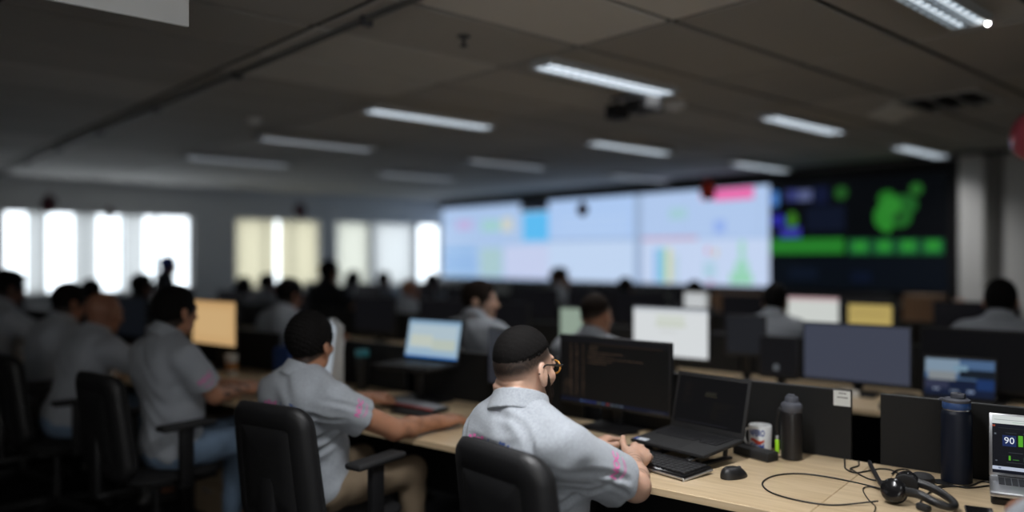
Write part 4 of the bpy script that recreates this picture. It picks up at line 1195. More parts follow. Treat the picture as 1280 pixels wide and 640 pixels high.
    shirt, sv, sf = field_obj('shirt', S, M[style.get('shirt', 'shirt')], t)
    if style.get('collar', True):
        cf = Field(nk - 0.16, nk + 0.16, min(res, 0.006) if res > 0.005 else 0.0035)
        na = unit(unit(hd + HR @ V(0, -0.03, -0.05) - nk) + fwd * 0.22); c0 = nk + na * 0.024
        r0 = nr * 1.10
        # standing band that folds over: two nested cone shells
        cf.cap(c0 - na * 0.045, c0 + na * 0.06, r0 + 0.032, r0 + 0.004, 0.0, clip=(c0 + na * 0.024, na))
        cf.cap(c0 - na * 0.05, c0 + na * 0.08, r0 + 0.009, r0 + 0.0045, 0.003, True)
        cf.cut(c0 - na * 0.040, -na)
        cf.ell(c0 + fwd * (r0 + 0.03) - na * 0.005, (0.022, 0.06, 0.06), 0.008, TR, True)
        field_obj('collar', cf, M[style.get('shirt', 'shirt')], t)
    # trousers
    T = Field(lo, V(hi[0], hi[1], pv[2] + 0.16), max(res, 0.006))
    T.ell(pv - up * 0.01, (0.180 * b, 0.138 * b, 0.115), 0.04, TR)
    for sd in 'LR':
        hp, kn, an = V(*J['hip' + sd]), V(*J['kn' + sd]), V(*J['an' + sd])
        T.cap(hp, kn, 0.084 * b, 0.064, 0.035); T.cap(kn, an + V(0, 0, 0.02), 0.062, 0.052, 0.02, clip=(an - V(0, 0, 0.01), V(0, 0, -1)))
    T.displace(lambda x, y, z: 0.003 * np.sin(y * 48 + 3 * np.sin(x * 20 + z * 12)) * np.sin(z * 30 + x * 18))
    field_obj('trousers', T, M[style.get('trousers', 'jeans')], t)
    for sd in 'LR':
        an = V(*J['an' + sd]); z = max(an[2] - 0.06, 0.035)
        f = Field(V(an[0] - 0.08, an[1] - 0.12, 0.0 - 0.01), V(an[0] + 0.08, an[1] + 0.24, 0.2), 0.008)
        f.ell(V(an[0], an[1] + 0.05, z - 0.01), (0.046, 0.145, 0.045), 0.02); f.ell(V(an[0], an[1] - 0.01, z + 0.03), (0.042, 0.06, 0.06), 0.02)
        f.cut((0, 0, 0.003), (0, 0, -1))
        field_obj('shoe', f, M['shoe'], t)
    if style.get('hair') in HAIRLINE:
        make_hair(hd, HR, hs, style['hair'], t, M[style.get('hair_mat', 'hair_black')], 0.0035 if res < 0.005 else 0.006)
    return t, dict(HR=HR, hd=hd, hs=hs, J=J, shirt=(sv, sf), body=(vs, fs), up=up, fwd=fwd, rt=rt, nk=nk, pv=pv)

def project_print(name, parent, geo, c, R, U, N, surf, m, size_lift=0.0012, reach=0.25):
    """lays flat lettering onto a surface: geo = (verts in xy, faces)"""
    tree = BVHTree.FromPolygons([tuple(v) for v in surf[0]], [tuple(int(i) for i in f) for f in surf[1]])
    c, R, U, N = (Vector(a) for a in (c, R, U, N)); N.normalize()
    vs = []
    for v in geo[0]:
        p = c + R * v[0] + U * v[1]
        h = tree.ray_cast(p + N * reach, -N, reach * 2)
        vs.append((h[0] + N * size_lift) if h[0] is not None else p)
    return link_mesh(name, vs, geo[1], m, parent)
def subdiv_geo(geo, cuts=1):
    bm = bmesh.new(); vv = [bm.verts.new((v[0], v[1], 0)) for v in geo[0]]
    for f in geo[1]:
        try: bm.faces.new([vv[i] for i in f])
        except ValueError: pass
    bmesh.ops.subdivide_edges(bm, edges=bm.edges[:], cuts=cuts, use_grid_fill=True)
    bmesh.ops.triangulate(bm, faces=bm.faces[:])
    bm.verts.index_update()
    r = ([v.co.copy() for v in bm.verts], [tuple(v.index for v in f.verts) for f in bm.faces]); bm.free()
    return r
def rect_geo(x0, y0, x1, y1, n=6):
    vs = [(x0 + (x1 - x0) * i / n, y, 0) for i in range(n + 1) for y in (y0, y1)]
    return vs, [(2 * i, 2 * i + 2, 2 * i + 3, 2 * i + 1) for i in range(n)]
def merge_geo(*gs):
    vs, fs = [], []
    for v, f in gs:
        b = len(vs); vs += [tuple(x) for x in v]; fs += [tuple(b + i for i in q) for q in f]
    return vs, fs
M['print_pink'] = mat('pink_shirt_print', (0.72, 0.17, 0.42), 0.8)
M['print_blue'] = mat('blue_shirt_print', (0.06, 0.11, 0.32), 0.8)

# ------------------------------------------------------------------ the three men of the front row
SHIRT_W = -1
HIPS = lambda k=0.16, ky=0.44: dict(hipL=(-0.10, 0.02, 0.555), hipR=(0.10, 0.02, 0.555), knL=(-k, ky, 0.56), knR=(k, ky, 0.56), anL=(-k, ky - 0.02, 0.09), anR=(k, ky - 0.02, 0.09))
J1 = dict(neck=(0.004, -0.03, 1.030), head=(-0.010, 0.015, 1.147), head_rot=(-6, 2, 0), pelvis=(0, 0.0, 0.57), shL=(-0.160, 0.045, 0.935), shR=(0.200, -0.070, 0.940),
          elR=(0.281, 0.200, 0.790), wrR=(0.135, 0.445, 0.797), fR=(-0.20, 1.0, 0.14), uR=(0.42, 0.0, 0.91),
          elL=(-0.235, 0.270, 0.795), wrL=(-0.100, 0.515, 0.797), fL=(0.18, 1.0, 0.10), uL=(-0.25, 0, 0.97), **HIPS(0.18, 0.44))
P1, I1 = build_person('person', 'bearded man with a faded crop and glasses in grey polo, typing at the black laptop', J1,
    dict(bulk=1.10, head=1.03, belly=0.02, neck_r=0.066, nape=True, skin='skin_light', hair='fade', fade=0.046, stubble=0.5, hand=1.02, loose=0.014, sleeve=0.76, trousers='dark_trousers',
         curlR=(20, 34, 22), curlL=(20, 36, 22), thumbR=(0.75, 0.25), shirt_res=0.004,
         ink=[('R', 1, 0.30)],
         creases=[([(0.02, -0.17, 0.80), (0.12, -0.14, 0.82), (0.20, -0.03, 0.85), (0.26, 0.06, 0.86)], 0.012, 0.010),
                  ([(0.10, -0.15, 0.74), (0.18, -0.05, 0.79), (0.24, 0.05, 0.82)], 0.012, 0.009),
                  ([(0.04, -0.17, 0.71), (0.15, -0.11, 0.735), (0.20, 0.0, 0.77)], 0.013, 0.007),
                  ([(0.10, -0.16, 0.86), (0.19, -0.10, 0.88), (0.25, 0.0, 0.87)], 0.009, 0.006),
                  ([(0.20, -0.09, 0.93), (0.25, 0.02, 0.88), (0.28, 0.12, 0.83)], 0.011, 0.006),
                  ([(0.24, -0.02, 0.89), (0.29, 0.07, 0.83), (0.30, 0.14, 0.79)], 0.009, 0.005),
                  ([(-0.14, -0.15, 0.96), (0.0, -0.17, 0.94), (0.12, -0.16, 0.96)], 0.014, 0.004),
                  ([(0.0, -0.13, 1.03), (0.09, -0.13, 0.99), (0.15, -0.13, 0.93)], 0.013, 0.005),
                  ([(-0.17, -0.10, 1.02), (-0.15, -0.14, 0.95), (-0.13, -0.16, 0.88)], 0.012, 0.005),
                  ([(0.16, -0.10, 1.02), (0.145, -0.14, 0.95), (0.15, -0.14, 0.88)], 0.006, 0.003)]),
    0.0038, (-0.235, -0.38, 0))
HRm, hd, hs = I1['HR'], I1['hd'], I1['hs']
HP = lambda x, y, z: hd + HRm @ (V(x, y, z) * hs)
# beard
f = Field(hd - 0.17, hd + 0.17, 0.0035)
f.ell(HP(0, 0.048, -0.078), np.array((0.058, 0.062, 0.056)) * hs, 0.01, HRm, clip=[(HP(0, 0, -0.046), HRm @ unit(V(0, -0.15, 1)))])
for x in (-1, 1): f.cap(HP(x * 0.070, 0.022, -0.015), HP(x * 0.052, 0.040, -0.072), 0.010 * hs, 0.020 * hs, 0.012)
f.cap(HP(-0.022, 0.098, -0.046), HP(0.022, 0.098, -0.046), 0.009, 0.009, 0.01)
f.displace(lambda x, y, z: 0.0016 * np.sin(x * 330 + 2 * np.sin(z * 180)) * np.sin(z * 300 + y * 120))
field_obj('beard', f, M['hair_brown'], P1)
# glasses
gm = MB()
gf = None
def HV(x, y, z): return Vector(HP(x, y, z))
mb = MB()
for x in (-1, 1):
    ring = [HV(x * 0.034 + 0.023 * math.cos(a), 0.104 - 0.10 * (x * 0.034 + 0.023 * math.cos(a)) ** 2 * 20 * 0.5, 0.006 + 0.020 * math.sin(a)) for a in [2 * PI * i / 24 for i in range(25)]]
    mb.tube(ring, 0.0032, 8)
mb.tube([HV(-0.011, 0.105, 0.012), HV(0, 0.112, 0.014), HV(0.011, 0.105, 0.012)], 0.003, 8)
gl = mb.build('glasses', M['amber'], P1, smooth=True)
for x in (-1, 1):
    tmp = MB().tube(catmull([HV(x * 0.057, 0.099, 0.014), HV(x * 0.079, 0.086, 0.016), HV(x * 0.084, 0.030, 0.020), HV(x * 0.086, -0.004, 0.020), HV(x * 0.087, -0.028, -0.004)], 5), 0.0026, 8).build('glasses_temple', M['black_gloss'], gl, smooth=True)
    disc_v = [HV(x * 0.034, 0.1035, 0.006)] + [HV(x * 0.034 + 0.0215 * math.cos(a), 0.103, 0.006 + 0.0185 * math.sin(a)) for a in [2 * PI * i / 20 for i in range(20)]]
    link_mesh('lens', disc_v, [(0, 1 + i, 1 + (i + 1) % 20) for i in range(20)], M['lens'], gl)

def sleeve_print(P, I, sd='R', frac=0.44, s=1.0):
    J = I['J']; a = unit(V(*J['el' + sd]) - V(*J['sh' + sd])); c = V(*J['sh' + sd]) + (V(*J['el' + sd]) - V(*J['sh' + sd])) * frac
    N = V(0.80, -0.45, 0.42); N = unit(N - a * (N @ a)); U = -a; R = np.cross(U, N)
    geo = subdiv_geo(text_geo('NOC', 0.036 * s, bold=0.0012), 1)
    arc = []
    for i in range(11):
        x = -0.034 + 0.068 * i / 10; y = -0.024 - 0.008 * math.sin(PI * i / 10)
        arc += [(x * s, y * s, 0), (x * s, (y - 0.0028) * s, 0)]
    arc = (arc, [(2 * i, 2 * i + 1, 2 * i + 3, 2 * i + 2) for i in range(10)])
    arc2 = ([(x * 0.8, y - 0.007 * s, z) for x, y, z in arc[0]], arc[1])
    project_print('sleeve_print', P, merge_geo(geo, arc, arc2), c, R, U, N, I['shirt'], M['print_pink'])
def back_print(P, I, x0, z, s=1.0):
    up, rt, fw = I['up'], I['rt'], I['fwd']
    c = I['pv'] + up * (z - I['pv'][2]); N = -fw
    pk = merge_geo(*[rect_geo((-0.100 + 0.022 * i) * s, -0.016 * s, (-0.084 + 0.022 * i) * s, (0.012 + 0.006 * (i % 2)) * s, 2) for i in range(4)], rect_geo(-0.100 * s, -0.022 * s, -0.018 * s, -0.016 * s, 4))
    bl = merge_geo(*[rect_geo((0.010 + 0.027 * i) * s, -0.016 * s, (0.017 + 0.027 * i) * s, (0.018 - 0.008 * (i % 2)) * s, 2) for i in range(4)], *[rect_geo((0.017 + 0.027 * i) * s, (-0.016 + 0.012 * (i % 3)) * s, (0.030 + 0.027 * i) * s, (-0.009 + 0.012 * (i % 3)) * s, 2) for i in range(4)])
    for nm, g, mm in (('back_print', pk, 'print_pink'), ('back_print', bl, 'print_blue')):
        o = project_print(nm, P, g, c + rt * x0, rt, up, N, I['shirt'], M[mm]); o['label'] = ('pink' if mm == 'print_pink' else 'blue') + ' print on the back of the shirt'
sleeve_print(P1, I1)
back_print(P1, I1, 0.025, 0.955)

J2 = dict(neck=(0, -0.035, 1.020), head=(0.0, 0.010, 1.142), head_rot=(16, 4, 0), pelvis=(0, 0.0, 0.56), shL=(-0.20, -0.02, 0.925), shR=(0.20, -0.03, 0.925),
          elR=(0.285, 0.215, 0.792), wrR=(0.280, 0.470, 0.784), fR=(0.10, 1.0, -0.01), uR=(0.1, 0, 1),
          elL=(-0.315, 0.280, 0.835), wrL=(-0.285, 0.575, 0.808), fL=(-0.06, 1.0, 0.0), uL=(0.10, 0, 1), **HIPS(0.17, 0.43))
P2, I2 = build_person('person', 'man with curly black hair in grey polo, arm stretched across the desk to a keyboard', J2,
    dict(bulk=1.02, head=0.98, neck_r=0.056, skin='skin_tan', hair='curly', fade=0.012, loose=0.014, sleeve=0.47, trousers='khaki', curlR=(10, 16, 12), curlL=(26, 36, 26), thumbR=(0.45, -0.15), ink=[('R', 1, 0.18)],
         creases=[([(0.10, -0.12, 0.78), (0.18, -0.02, 0.81), (0.23, 0.06, 0.84)], 0.013, 0.008), ([(0.06, -0.13, 0.70), (0.16, -0.06, 0.74), (0.19, 0.03, 0.78)], 0.013, 0.007),
                  ([(0.08, -0.13, 0.90), (0.17, -0.08, 0.90), (0.23, 0.0, 0.89)], 0.011, 0.006), ([(0.20, -0.07, 0.94), (0.25, 0.02, 0.90), (0.27, 0.10, 0.87)], 0.011, 0.006)]),
    0.0045, (-1.41, -0.31, 0))
sleeve_print(P2, I2, 'R', 0.26, 0.9); back_print(P2, I2, 0.03, 0.925)

J3 = dict(neck=(0, -0.03, 1.115), head=(0.0, 0.025, 1.228), head_rot=(6, 2, 0), pelvis=(0, 0.0, 0.57), shL=(-0.20, -0.03, 1.01), shR=(0.20, -0.03, 1.01),
          elR=(0.215, 0.110, 0.825), wrR=(0.080, 0.365, 0.812), fR=(-0.25, 1, 0), uR=(0.3, 0, 1),
          elL=(-0.245, 0.13, 0.84), wrL=(-0.09, 0.40, 0.812), fL=(0.2, 1, 0), uL=(-0.2, 0, 1), **HIPS(0.15, 0.45))
P3, I3 = build_person('person', 'black-haired man in grey polo and light jeans with tattooed forearm, facing the amber screen', J3,
    dict(bulk=1.0, neck_r=0.055, skin='skin_tan', hair='short', fade=0.012, loose=0.013, sleeve=0.70, trousers='jeans', ink=[('R', 1, 0.8)]), 0.006, (-2.48, -0.33, 0))
sleeve_print(P3, I3, 'R', 0.45, 1.0)

# ------------------------------------------------------------------ everybody further back
def JG(lean=0.04, hz=1.18, rotn=(0, 0, 0), reach=0.0, sw=0.19):
    ny = lean - 0.05
    return dict(neck=(0, ny, hz - 0.115), head=(0, lean, hz), head_rot=rotn, pelvis=(0, 0.0, 0.56), shL=(-sw, ny, hz - 0.20), shR=(sw, ny, hz - 0.20),
                elR=(sw + 0.05, ny + 0.17, 0.83), wrR=(0.13, ny + 0.40 + reach, 0.815), fR=(-0.2, 1, 0), uR=(0.2, 0, 1), elL=(-sw - 0.05, ny + 0.17, 0.83), wrL=(-0.13, ny + 0.40 + reach, 0.815), fL=(0.2, 1, 0), uL=(-0.2, 0, 1), **HIPS(0.14, 0.44))
PROTO = {}; PROTO_INFO = {}
def proto(key, J, st):
    st = dict(dict(loose=0.013, sleeve=0.70, skin='skin_tan', hand=1.0), **st)
    PROTO[key] = (J, st, None)
proto('upright', JG(0.03), dict(hair='short'))
proto('bald', JG(0.06, 1.17), dict(hair='none', trousers='dark_trousers'))
proto('crop', JG(0.03), dict(hair='fade', fade=0.03, hair_mat='hair_brown'))
proto('lean', JG(0.20, 1.15, (0, 14, 0)), dict(hair='short', trousers='dark_trousers'))
proto('baldlean', JG(0.20, 1.15, (0, 10, 0)), dict(hair='none'))
proto('turned', JG(0.04, 1.18, (-62, 0, 0)), dict(hair='short', stubble=0.2))
proto('long', JG(0.05, 1.16, (0, 6, 0), sw=0.17), dict(hair='long', bulk=0.9))
proto('dark', JG(0.04), dict(hair='short', shirt='black_cloth', trousers='dark_trousers'))
STAND = dict(neck=(0, -0.01, 1.30), head=(0, 0.03, 1.41), head_rot=(20, 0, 0), pelvis=(0, 0, 0.86), shL=(-0.17, -0.01, 1.24), shR=(0.17, -0.01, 1.24), elR=(0.21, 0.0, 1.0), wrR=(0.19, 0.12, 0.80), fR=(0, 0.4, -1), uR=(1, 0, 0),
             elL=(-0.21, 0.0, 1.0), wrL=(-0.19, 0.12, 0.80), fL=(0, 0.4, -1), uL=(-1, 0, 0), hipL=(-0.09, 0, 0.84), hipR=(0.09, 0, 0.84), knL=(-0.10, 0.02, 0.46), knR=(0.10, 0.02, 0.46), anL=(-0.10, 0, 0.09), anR=(0.10, 0, 0.09))
proto('standing', STAND, dict(hair='short', bulk=0.92, shirt='black_cloth', trousers='dark_trousers'))
def someone(key, label, x, y, head_y, htop, skin='skin_tan', rz=0.0, shirt=None, hair=None, group='people working at the desks'):
    """the head comes to (x, head_y) with its top at htop"""
    J, st, made = PROTO[key]
    ztop = J['head'][2] + 0.125; sc = htop / ztop
    loc = (x - (-math.sin(rz)) * J['head'][1] * sc, head_y - math.cos(rz) * J['head'][1] * sc, 0)
    if made is None:
        p, PROTO_INFO[key] = build_person('person', label, J, dict(st, skin=skin), 0.0085, loc, rz, group)
        PROTO[key] = (J, st, p)
    else:
        p = copy_tree(made); p['label'] = label; p.location = loc; p.rotation_euler = (0, 0, rz)
    p.scale = (sc, sc, sc)
    for ch in p.children:
        n = ch.name.split('.')[0]
        mm = skin if n == 'body' else (shirt if n in ('shirt', 'collar') and shirt else (hair if n == 'hair' and hair else None))
        if mm: ch.material_slots[0].link = 'OBJECT'; ch.material_slots[0].material = M[mm]
    return p
# front row, towards the windows
someone('baldlean', 'bald man in grey polo on the left, leaning towards his desk', -3.58, 0, -0.16, 1.295, 'skin_brown')
someone('lean', 'dark-haired man in grey leaning forward, just beyond the bald man on the left', -4.40, 0, -0.02, 1.32, 'skin_brown')
someone('lean', 'black-haired person in grey, second beyond the bald man in the front row', -5.48, 0, -0.02, 1.40, 'skin_dark')
someone('lean', 'dark-haired person at the window end of the front row, at the left picture edge', -6.30, 0, 0.02, 1.38, 'skin_dark')
# second row
someone('crop', 'close-cropped man seen from behind, between the greenish and the white screen', -1.13, 1.45, 1.45, 1.29, 'skin_tan')
h_ = someone('turned', 'man turning his face to the right, behind the bearded man\'s head', -2.0, 1.45, 1.45, 1.355, 'skin_light', hair='hair_brown')
someone('lean', 'dark-haired man in grey bending forward in front of the cream blinds', -3.99, 1.45, 1.45, 1.33, 'skin_brown')
someone('dark', 'person in black in front of the brightest window, left of the blue cap', -6.36, 1.45, 1.45, 1.34, 'skin_dark')
someone('long', 'long-haired person in the second row, at the left below the bright window', -7.45, 1.45, 1.45, 1.26, 'skin_tan')
# third row
someone('bald', 'bald man in grey beyond the lit laptop, under the palest window', -4.54, 3.30, 3.30, 1.29, 'skin_brown')
someone('dark', 'tall person in black between the cream blinds and the paler windows', -5.82, 3.30, 3.30, 1.47, 'skin_tan')
someone('upright', 'black-haired person in grey below the left edge of the green-barred displays', -0.78, 3.30, 3.30, 1.31, 'skin_tan')
wide = someone('upright', 'broad black-haired man in grey in front of the white columns', 0.61, 3.30, 3.30, 1.365, 'skin_tan')
back_print(wide, PROTO_INFO['upright'], 0.0, 0.90, 0.8)
someone('upright', 'dark-haired person in grey below the left cream blind', -6.99, 3.30, 3.30, 1.30, 'skin_brown')
someone('long', 'long-haired person below the left end of the cream blinds', -7.72, 3.30, 3.45, 1.24, 'skin_tan')
# fourth row
someone('turned', 'dark-haired person in grey turned sideways before the middle of the video wall', -3.97, 5.15, 5.15, 1.38, 'skin_brown')
someone('upright', 'black-haired person in the fourth row, above the large white screen', -3.10, 5.15, 5.15, 1.28, 'skin_brown')
someone('dark', 'black-haired person in black before the right part of the pale video wall', -2.29, 5.15, 5.15, 1.26, 'skin_tan')
someone('bald', 'far bald person between the cardboard box and the white columns', 0.10, 5.15, 5.15, 1.16, 'skin_light')
someone('lean', 'far person in grey beside the left end of the video wall', -6.03, 5.15, 5.15, 1.29, 'skin_brown')
someone('upright', 'far person in grey below the pale middle window', -6.96, 5.15, 5.15, 1.30, 'skin_tan')
someone('long', 'far long-haired person below the leftmost pale window', -7.60, 5.15, 5.15, 1.30, 'skin_tan')
# standing by the bright window, blue cap
sp = someone('standing', 'standing person in dark clothes with a blue cap by the brightest window', -8.37, 2.78, 2.78, 1.52, 'skin_brown', rz=-0.6)
for ch in list(sp.children):
    if ch.name.startswith('hair'):
        ch.name = 'cap'; M['cap_blue'] = mat('blue_cap_cloth', (0.02, 0.06, 0.30), 0.85); ch.material_slots[0].link = 'OBJECT'; ch.material_slots[0].material = M['cap_blue']
# the neighbour at the right-hand picture edge: only a forearm shows
J0 = dict(JG(0.02, 1.18), shL=(-0.20, -0.04, 0.97), shR=(0.20, -0.04, 0.97), elL=(-0.315, 0.31, 0.815), wrL=(-0.345, 0.565, 0.812), fL=(0.15, 1, 0), uL=(-0.3, 0, 1))
P0, I0 = build_person('person', 'person at the silver laptop, only a brown forearm inside the lower right corner', J0, dict(hair='short', skin='skin_brown', sleeve=0.72, bulk=1.0), 0.007, (1.36, -0.36, 0))

# chairs
chair_at(-0.085, -0.335, -0.22, 'black office chair of the bearded man with glasses', -0.005)
chair_at(-1.33, -0.285, 0.10, 'black office chair of the man stretching his arm out', -0.025)
chair_at(-2.52, -0.38, 0.0, 'black office chair of the man before the amber screen', -0.01)
chair_at(1.38, -0.36, 0.0, 'black office chair of the person at the silver laptop')
for x, y, lb in [(-3.58, -0.42, 'of the bald man on the left'), (-4.40, -0.30, 'of the man just beyond the bald man'), (-5.48, -0.27, 'second beyond the bald man in the front row'), (-6.32, -0.27, 'at the window end of the front row'),
                 (-1.13, 1.40, 'of the close-cropped man in the second row'), (-2.0, 1.40, 'of the man turning his face to the right'), (-3.99, 1.22, 'of the man bending before the cream blinds'), (-6.36, 1.40, 'of the person in black by the brightest window'), (-7.45, 1.40, 'of the long-haired person in the second row'),
                 (-4.54, 3.24, 'of the bald man in the third row'), (-5.82, 3.26, 'of the tall person in black'), (-0.78, 3.26, 'of the person below the green-barred displays'), (0.61, 3.26, 'of the broad man before the white columns'), (-6.99, 3.26, 'below the left cream blind'), (-7.72, 3.38, 'at the left end of the cream blinds'),
                 (-3.97, 5.10, 'of the sideways-turned person in the fourth row'), (-3.10, 5.12, 'of the person above the large white screen'), (-2.29, 5.12, 'of the person in black in the fourth row'), (0.10, 5.08, 'of the far bald person beside the white columns'), (-6.03, 4.95, 'beside the left end of the video wall'), (-6.96, 5.12, 'below the pale middle window'), (-7.60, 5.08, 'below the leftmost pale window')]:
    chair_at(x, y, 0.0, 'black office chair ' + lb)

# ------------------------------------------------------------------ on the bearded man's desk
DT = 0.7405
ink = (0.30, 0.195, 0.135)
def code_screen(w, h):
    r = random.Random(3); k = 0.16
    rects = [(0, 0, 1, 1, (0.0035, 0.0035, 0.0032)), (0, 0, 0.235, 0.93, (0.0045, 0.0042, 0.004)), (0, 0.93, 1, 1, (0.006, 0.006, 0.007)), (0.30, 0.905, 0.95, 0.925, dim(ink, 0.05)),
             (0, 0, 1, 0.05, (0.004, 0.006, 0.016))]
    for j, x in enumerate((0.10, 0.16, 0.225)):
        for i in range(34):
            z = 0.88 - i * 0.0235
            rects.append((x - 0.008, z, x + r.uniform(0.004, 0.018), z + 0.013, dim(ink, r.uniform(0.10, 0.26) * (0.75 if j < 2 else 0.6))))
    for i, (x0, x1) in enumerate([(0.29, 0.37), (0.29, 0.36), (0.27, 0.60), (0.27, 0.52), (0.27, 0.78), (0.29, 0.50), (0.27, 0.46)]):
        z = 0.86 - i * 0.040; x = x0
        while x < x1:
            e = min(x1, x + r.uniform(0.012, 0.05)); rects.append((x, z, e, z + 0.012, dim(ink, r.uniform(0.09, 0.24)))); x = e + 0.006
    for i in range(9):
        rects.append((0.03 + r.uniform(0, 0.02), 0.12 + i * 0.028, 0.06 + r.uniform(0, 0.04), 0.13 + i * 0.028, dim(ink, 0.12)))
    for i, c in enumerate([(0.05, 0.09, 0.20), (0.03, 0.05, 0.16), (0.03, 0.04, 0.16), (0.02, 0.03, 0.14), (0.09, 0.10, 0.08), (0.05, 0.09, 0.16), (0.20, 0.035, 0.03), (0.08, 0.10, 0.11), (0.07, 0.09, 0.10), (0.08, 0.10, 0.13)]):
        rects.append((0.20 + i * 0.042, 0.016, 0.226 + i * 0.042, 0.038, c))
    for i in range(5): rects.append((0.845 + i * 0.026, 0.014, 0.862 + i * 0.026, 0.022, (0.07, 0.07, 0.065)))
    return screen_quads(w, h, (0.003, 0.003, 0.003), rects)
make_monitor('black monitor with dark code window, in front of the bearded man', -0.56, 0.68, 0.824, 0.60, 0.318, math.radians(-5), code_screen(0.586, 0.296))
make_monitor('switched-off dark grey monitor just left of the bearded man\'s head', -1.08, 0.60, 0.86, 0.50, 0.292, math.radians(-26), plain_screen(0.50, 0.292, (0.022, 0.023, 0.030)))

lap_c = (-0.075, 0.42); lap_yaw = math.radians(-12)
R_ = random.Random(11)
lt_rects = [(0, 0, 1, 1, (0.0028, 0.0028, 0.003)), (0.42, 0.66, 0.58, 0.68, (0.03, 0.03, 0.02)), (0.44, 0.70, 0.60, 0.715, (0.02, 0.018, 0.014)), (0.42, 0.62, 0.60, 0.632, (0.04, 0.035, 0.02)), (0.05, 0.04, 0.8, 0.055, (0.012, 0.012, 0.016))]
for i in range(16): lt_rects.append((0.10, 0.85 - i * 0.03, 0.10 + R_.uniform(0.03, 0.16), 0.862 - i * 0.03, (0.008, 0.006, 0.005)))
for i in range(12): lt_rects.append((0.55, 0.5 - i * 0.03, 0.58 + R_.uniform(0.03, 0.3), 0.512 - i * 0.03, (0.008, 0.007, 0.005)))
LP = laptop('open black laptop raised on a stand, dark code on its screen', lap_c[0], lap_c[1], 0.798, 0.345, 0.245, lap_yaw, 19, screen_quads(0.318, 0.186, (0.003, 0.003, 0.003), lt_rects), 'black_matte', 'key_black', hsc=0.222)
LP.rotation_euler = (math.radians(5), 0, lap_yaw)
q = [([(-0.152, -0.116, 0.0153), (-0.104, -0.116, 0.0153), (-0.104, -0.088, 0.0153), (-0.152, -0.088, 0.0153)], srgb(200, 206, 214)), ([(-0.170, -0.114, 0.0154), (-0.154, -0.114, 0.0154), (-0.154, -0.090, 0.0154), (-0.170, -0.090, 0.0154)], srgb(40, 70, 150))]
q = [([(x + 0.004, y, z + 0.0004) for x, y, z in p], c) for p, c in q]
tag(quad_mesh('sticker', q, M['print'], LP), 'white and blue sticker on the palm rest')
st = thing('laptop_stand', 'black folding stand under the open black laptop', 'laptop stand', (lap_c[0], lap_c[1], DT), lap_yaw)
for s in (-1, 1):
    MB().rbox((s * 0.11 - 0.014, -0.075, 0.0), (s * 0.11 + 0.014, 0.12, 0.010), 0.003, 1).build('foot_rail', M['black_plastic'], st, auto=40)
    MB().tube([(s * 0.11, -0.065, 0.012), (s * 0.11, -0.085, 0.041)], 0.009).tube([(s * 0.11, 0.09, 0.012), (s * 0.11, 0.10, 0.060)], 0.009).build('riser', M['black_plastic'], st, auto=40)
    Rr = Matrix.Translation((0, 0, 0.0495)) @ Matrix.Rotation(math.radians(5), 4, 'X')
    MB().rbox((s * 0.11 - 0.014, -0.135, -0.009), (s * 0.11 + 0.014, 0.12, 0.0), 0.003, 1, Rr).build('support_arm', M['black_plastic'], st, auto=40)
keyboard('low black keyboard with silver rim under the bearded man\'s hands', -0.115, 0.245, math.radians(-14), 0.40, 0.155, ['key_black'], 'black_gloss', edge='silver')
mouse('black wireless mouse on bare oak desk, right of the black laptop', 0.172, 0.282, math.radians(-18), 'black_plastic', DT)

# mug
MX, MY = 0.108, 0.69
mug = thing('mug', 'white mug with blue lettering and a red swoosh, beside the laptop', 'mug', (MX, MY, DT))
MB().lathe([(0.037, 0.0), (0.043, 0.004), (0.044, 0.103), (0.0425, 0.105), (0.041, 0.103), (0.040, 0.008), (0.0, 0.0075)], 40, cap=False).build('mug_body', M['ceramic'], mug, auto=50)
MB().tube(catmull([(-0.043, 0.006, 0.080), (-0.062, 0.010, 0.078), (-0.070, 0.012, 0.050), (-0.060, 0.010, 0.024), (-0.043, 0.006, 0.020)], 6), 0.005, 10).build('handle', M['ceramic'], mug, smooth=True)
view = math.atan2(-2.333 - MY, 1.27 - MX)
def wrap(geo, r, a0):
    return [(r * math.cos(a0 + v[0] / r), r * math.sin(a0 + v[0] / r), v[1]) for v in geo[0]], geo[1]
M['ink_blue'] = mat('blue_ceramic_print', (0.02, 0.06, 0.30), 0.3)
M['ink_red'] = mat('red_ceramic_print', (0.60, 0.07, 0.03), 0.3)
vs, fs = subdiv_geo(text_geo('NFERO', 0.026, bold=0.0010), 1)
vs2, fs2 = subdiv_geo(text_geo('COM', 0.034, bold=0.0012), 1)
g = merge_geo(([(v[0] * 0.74, v[1] * 1.25 + 0.079, 0) for v in vs], fs), ([(v[0] * 0.74, v[1] * 1.0 + 0.026, 0) for v in vs2], fs2))
link_mesh('lettering', *wrap(g, 0.0446, view - 0.30), M['ink_blue'], mug)
sw = []
for i in range(13):
    x = -0.027 + 0.056 * i / 12; y = 0.048 + 0.005 * math.sin(i / 12 * 2 * PI + 0.6); th = 0.0075 * (0.5 + 0.5 * math.sin(PI * i / 12))
    sw += [(x, y - th, 0), (x, y + th, 0)]
link_mesh('swoosh', *wrap((sw, [(2 * i, 2 * i + 2, 2 * i + 3, 2 * i + 1) for i in range(12)]), 0.0448, view - 0.30), M['ink_red'], mug)
# dark dock box in front of the mug
o = MB().rbox((-0.085, -0.03, 0), (0.085, 0.03, 0.034), 0.004, 2).build('docking_box', M['black_matte'], None, auto=40)
o.location = (0.125, 0.595, DT); o.rotation_euler = (0, 0, math.radians(-20)); tag(o, 'flat black box on the desk in front of the white mug', 'docking box')
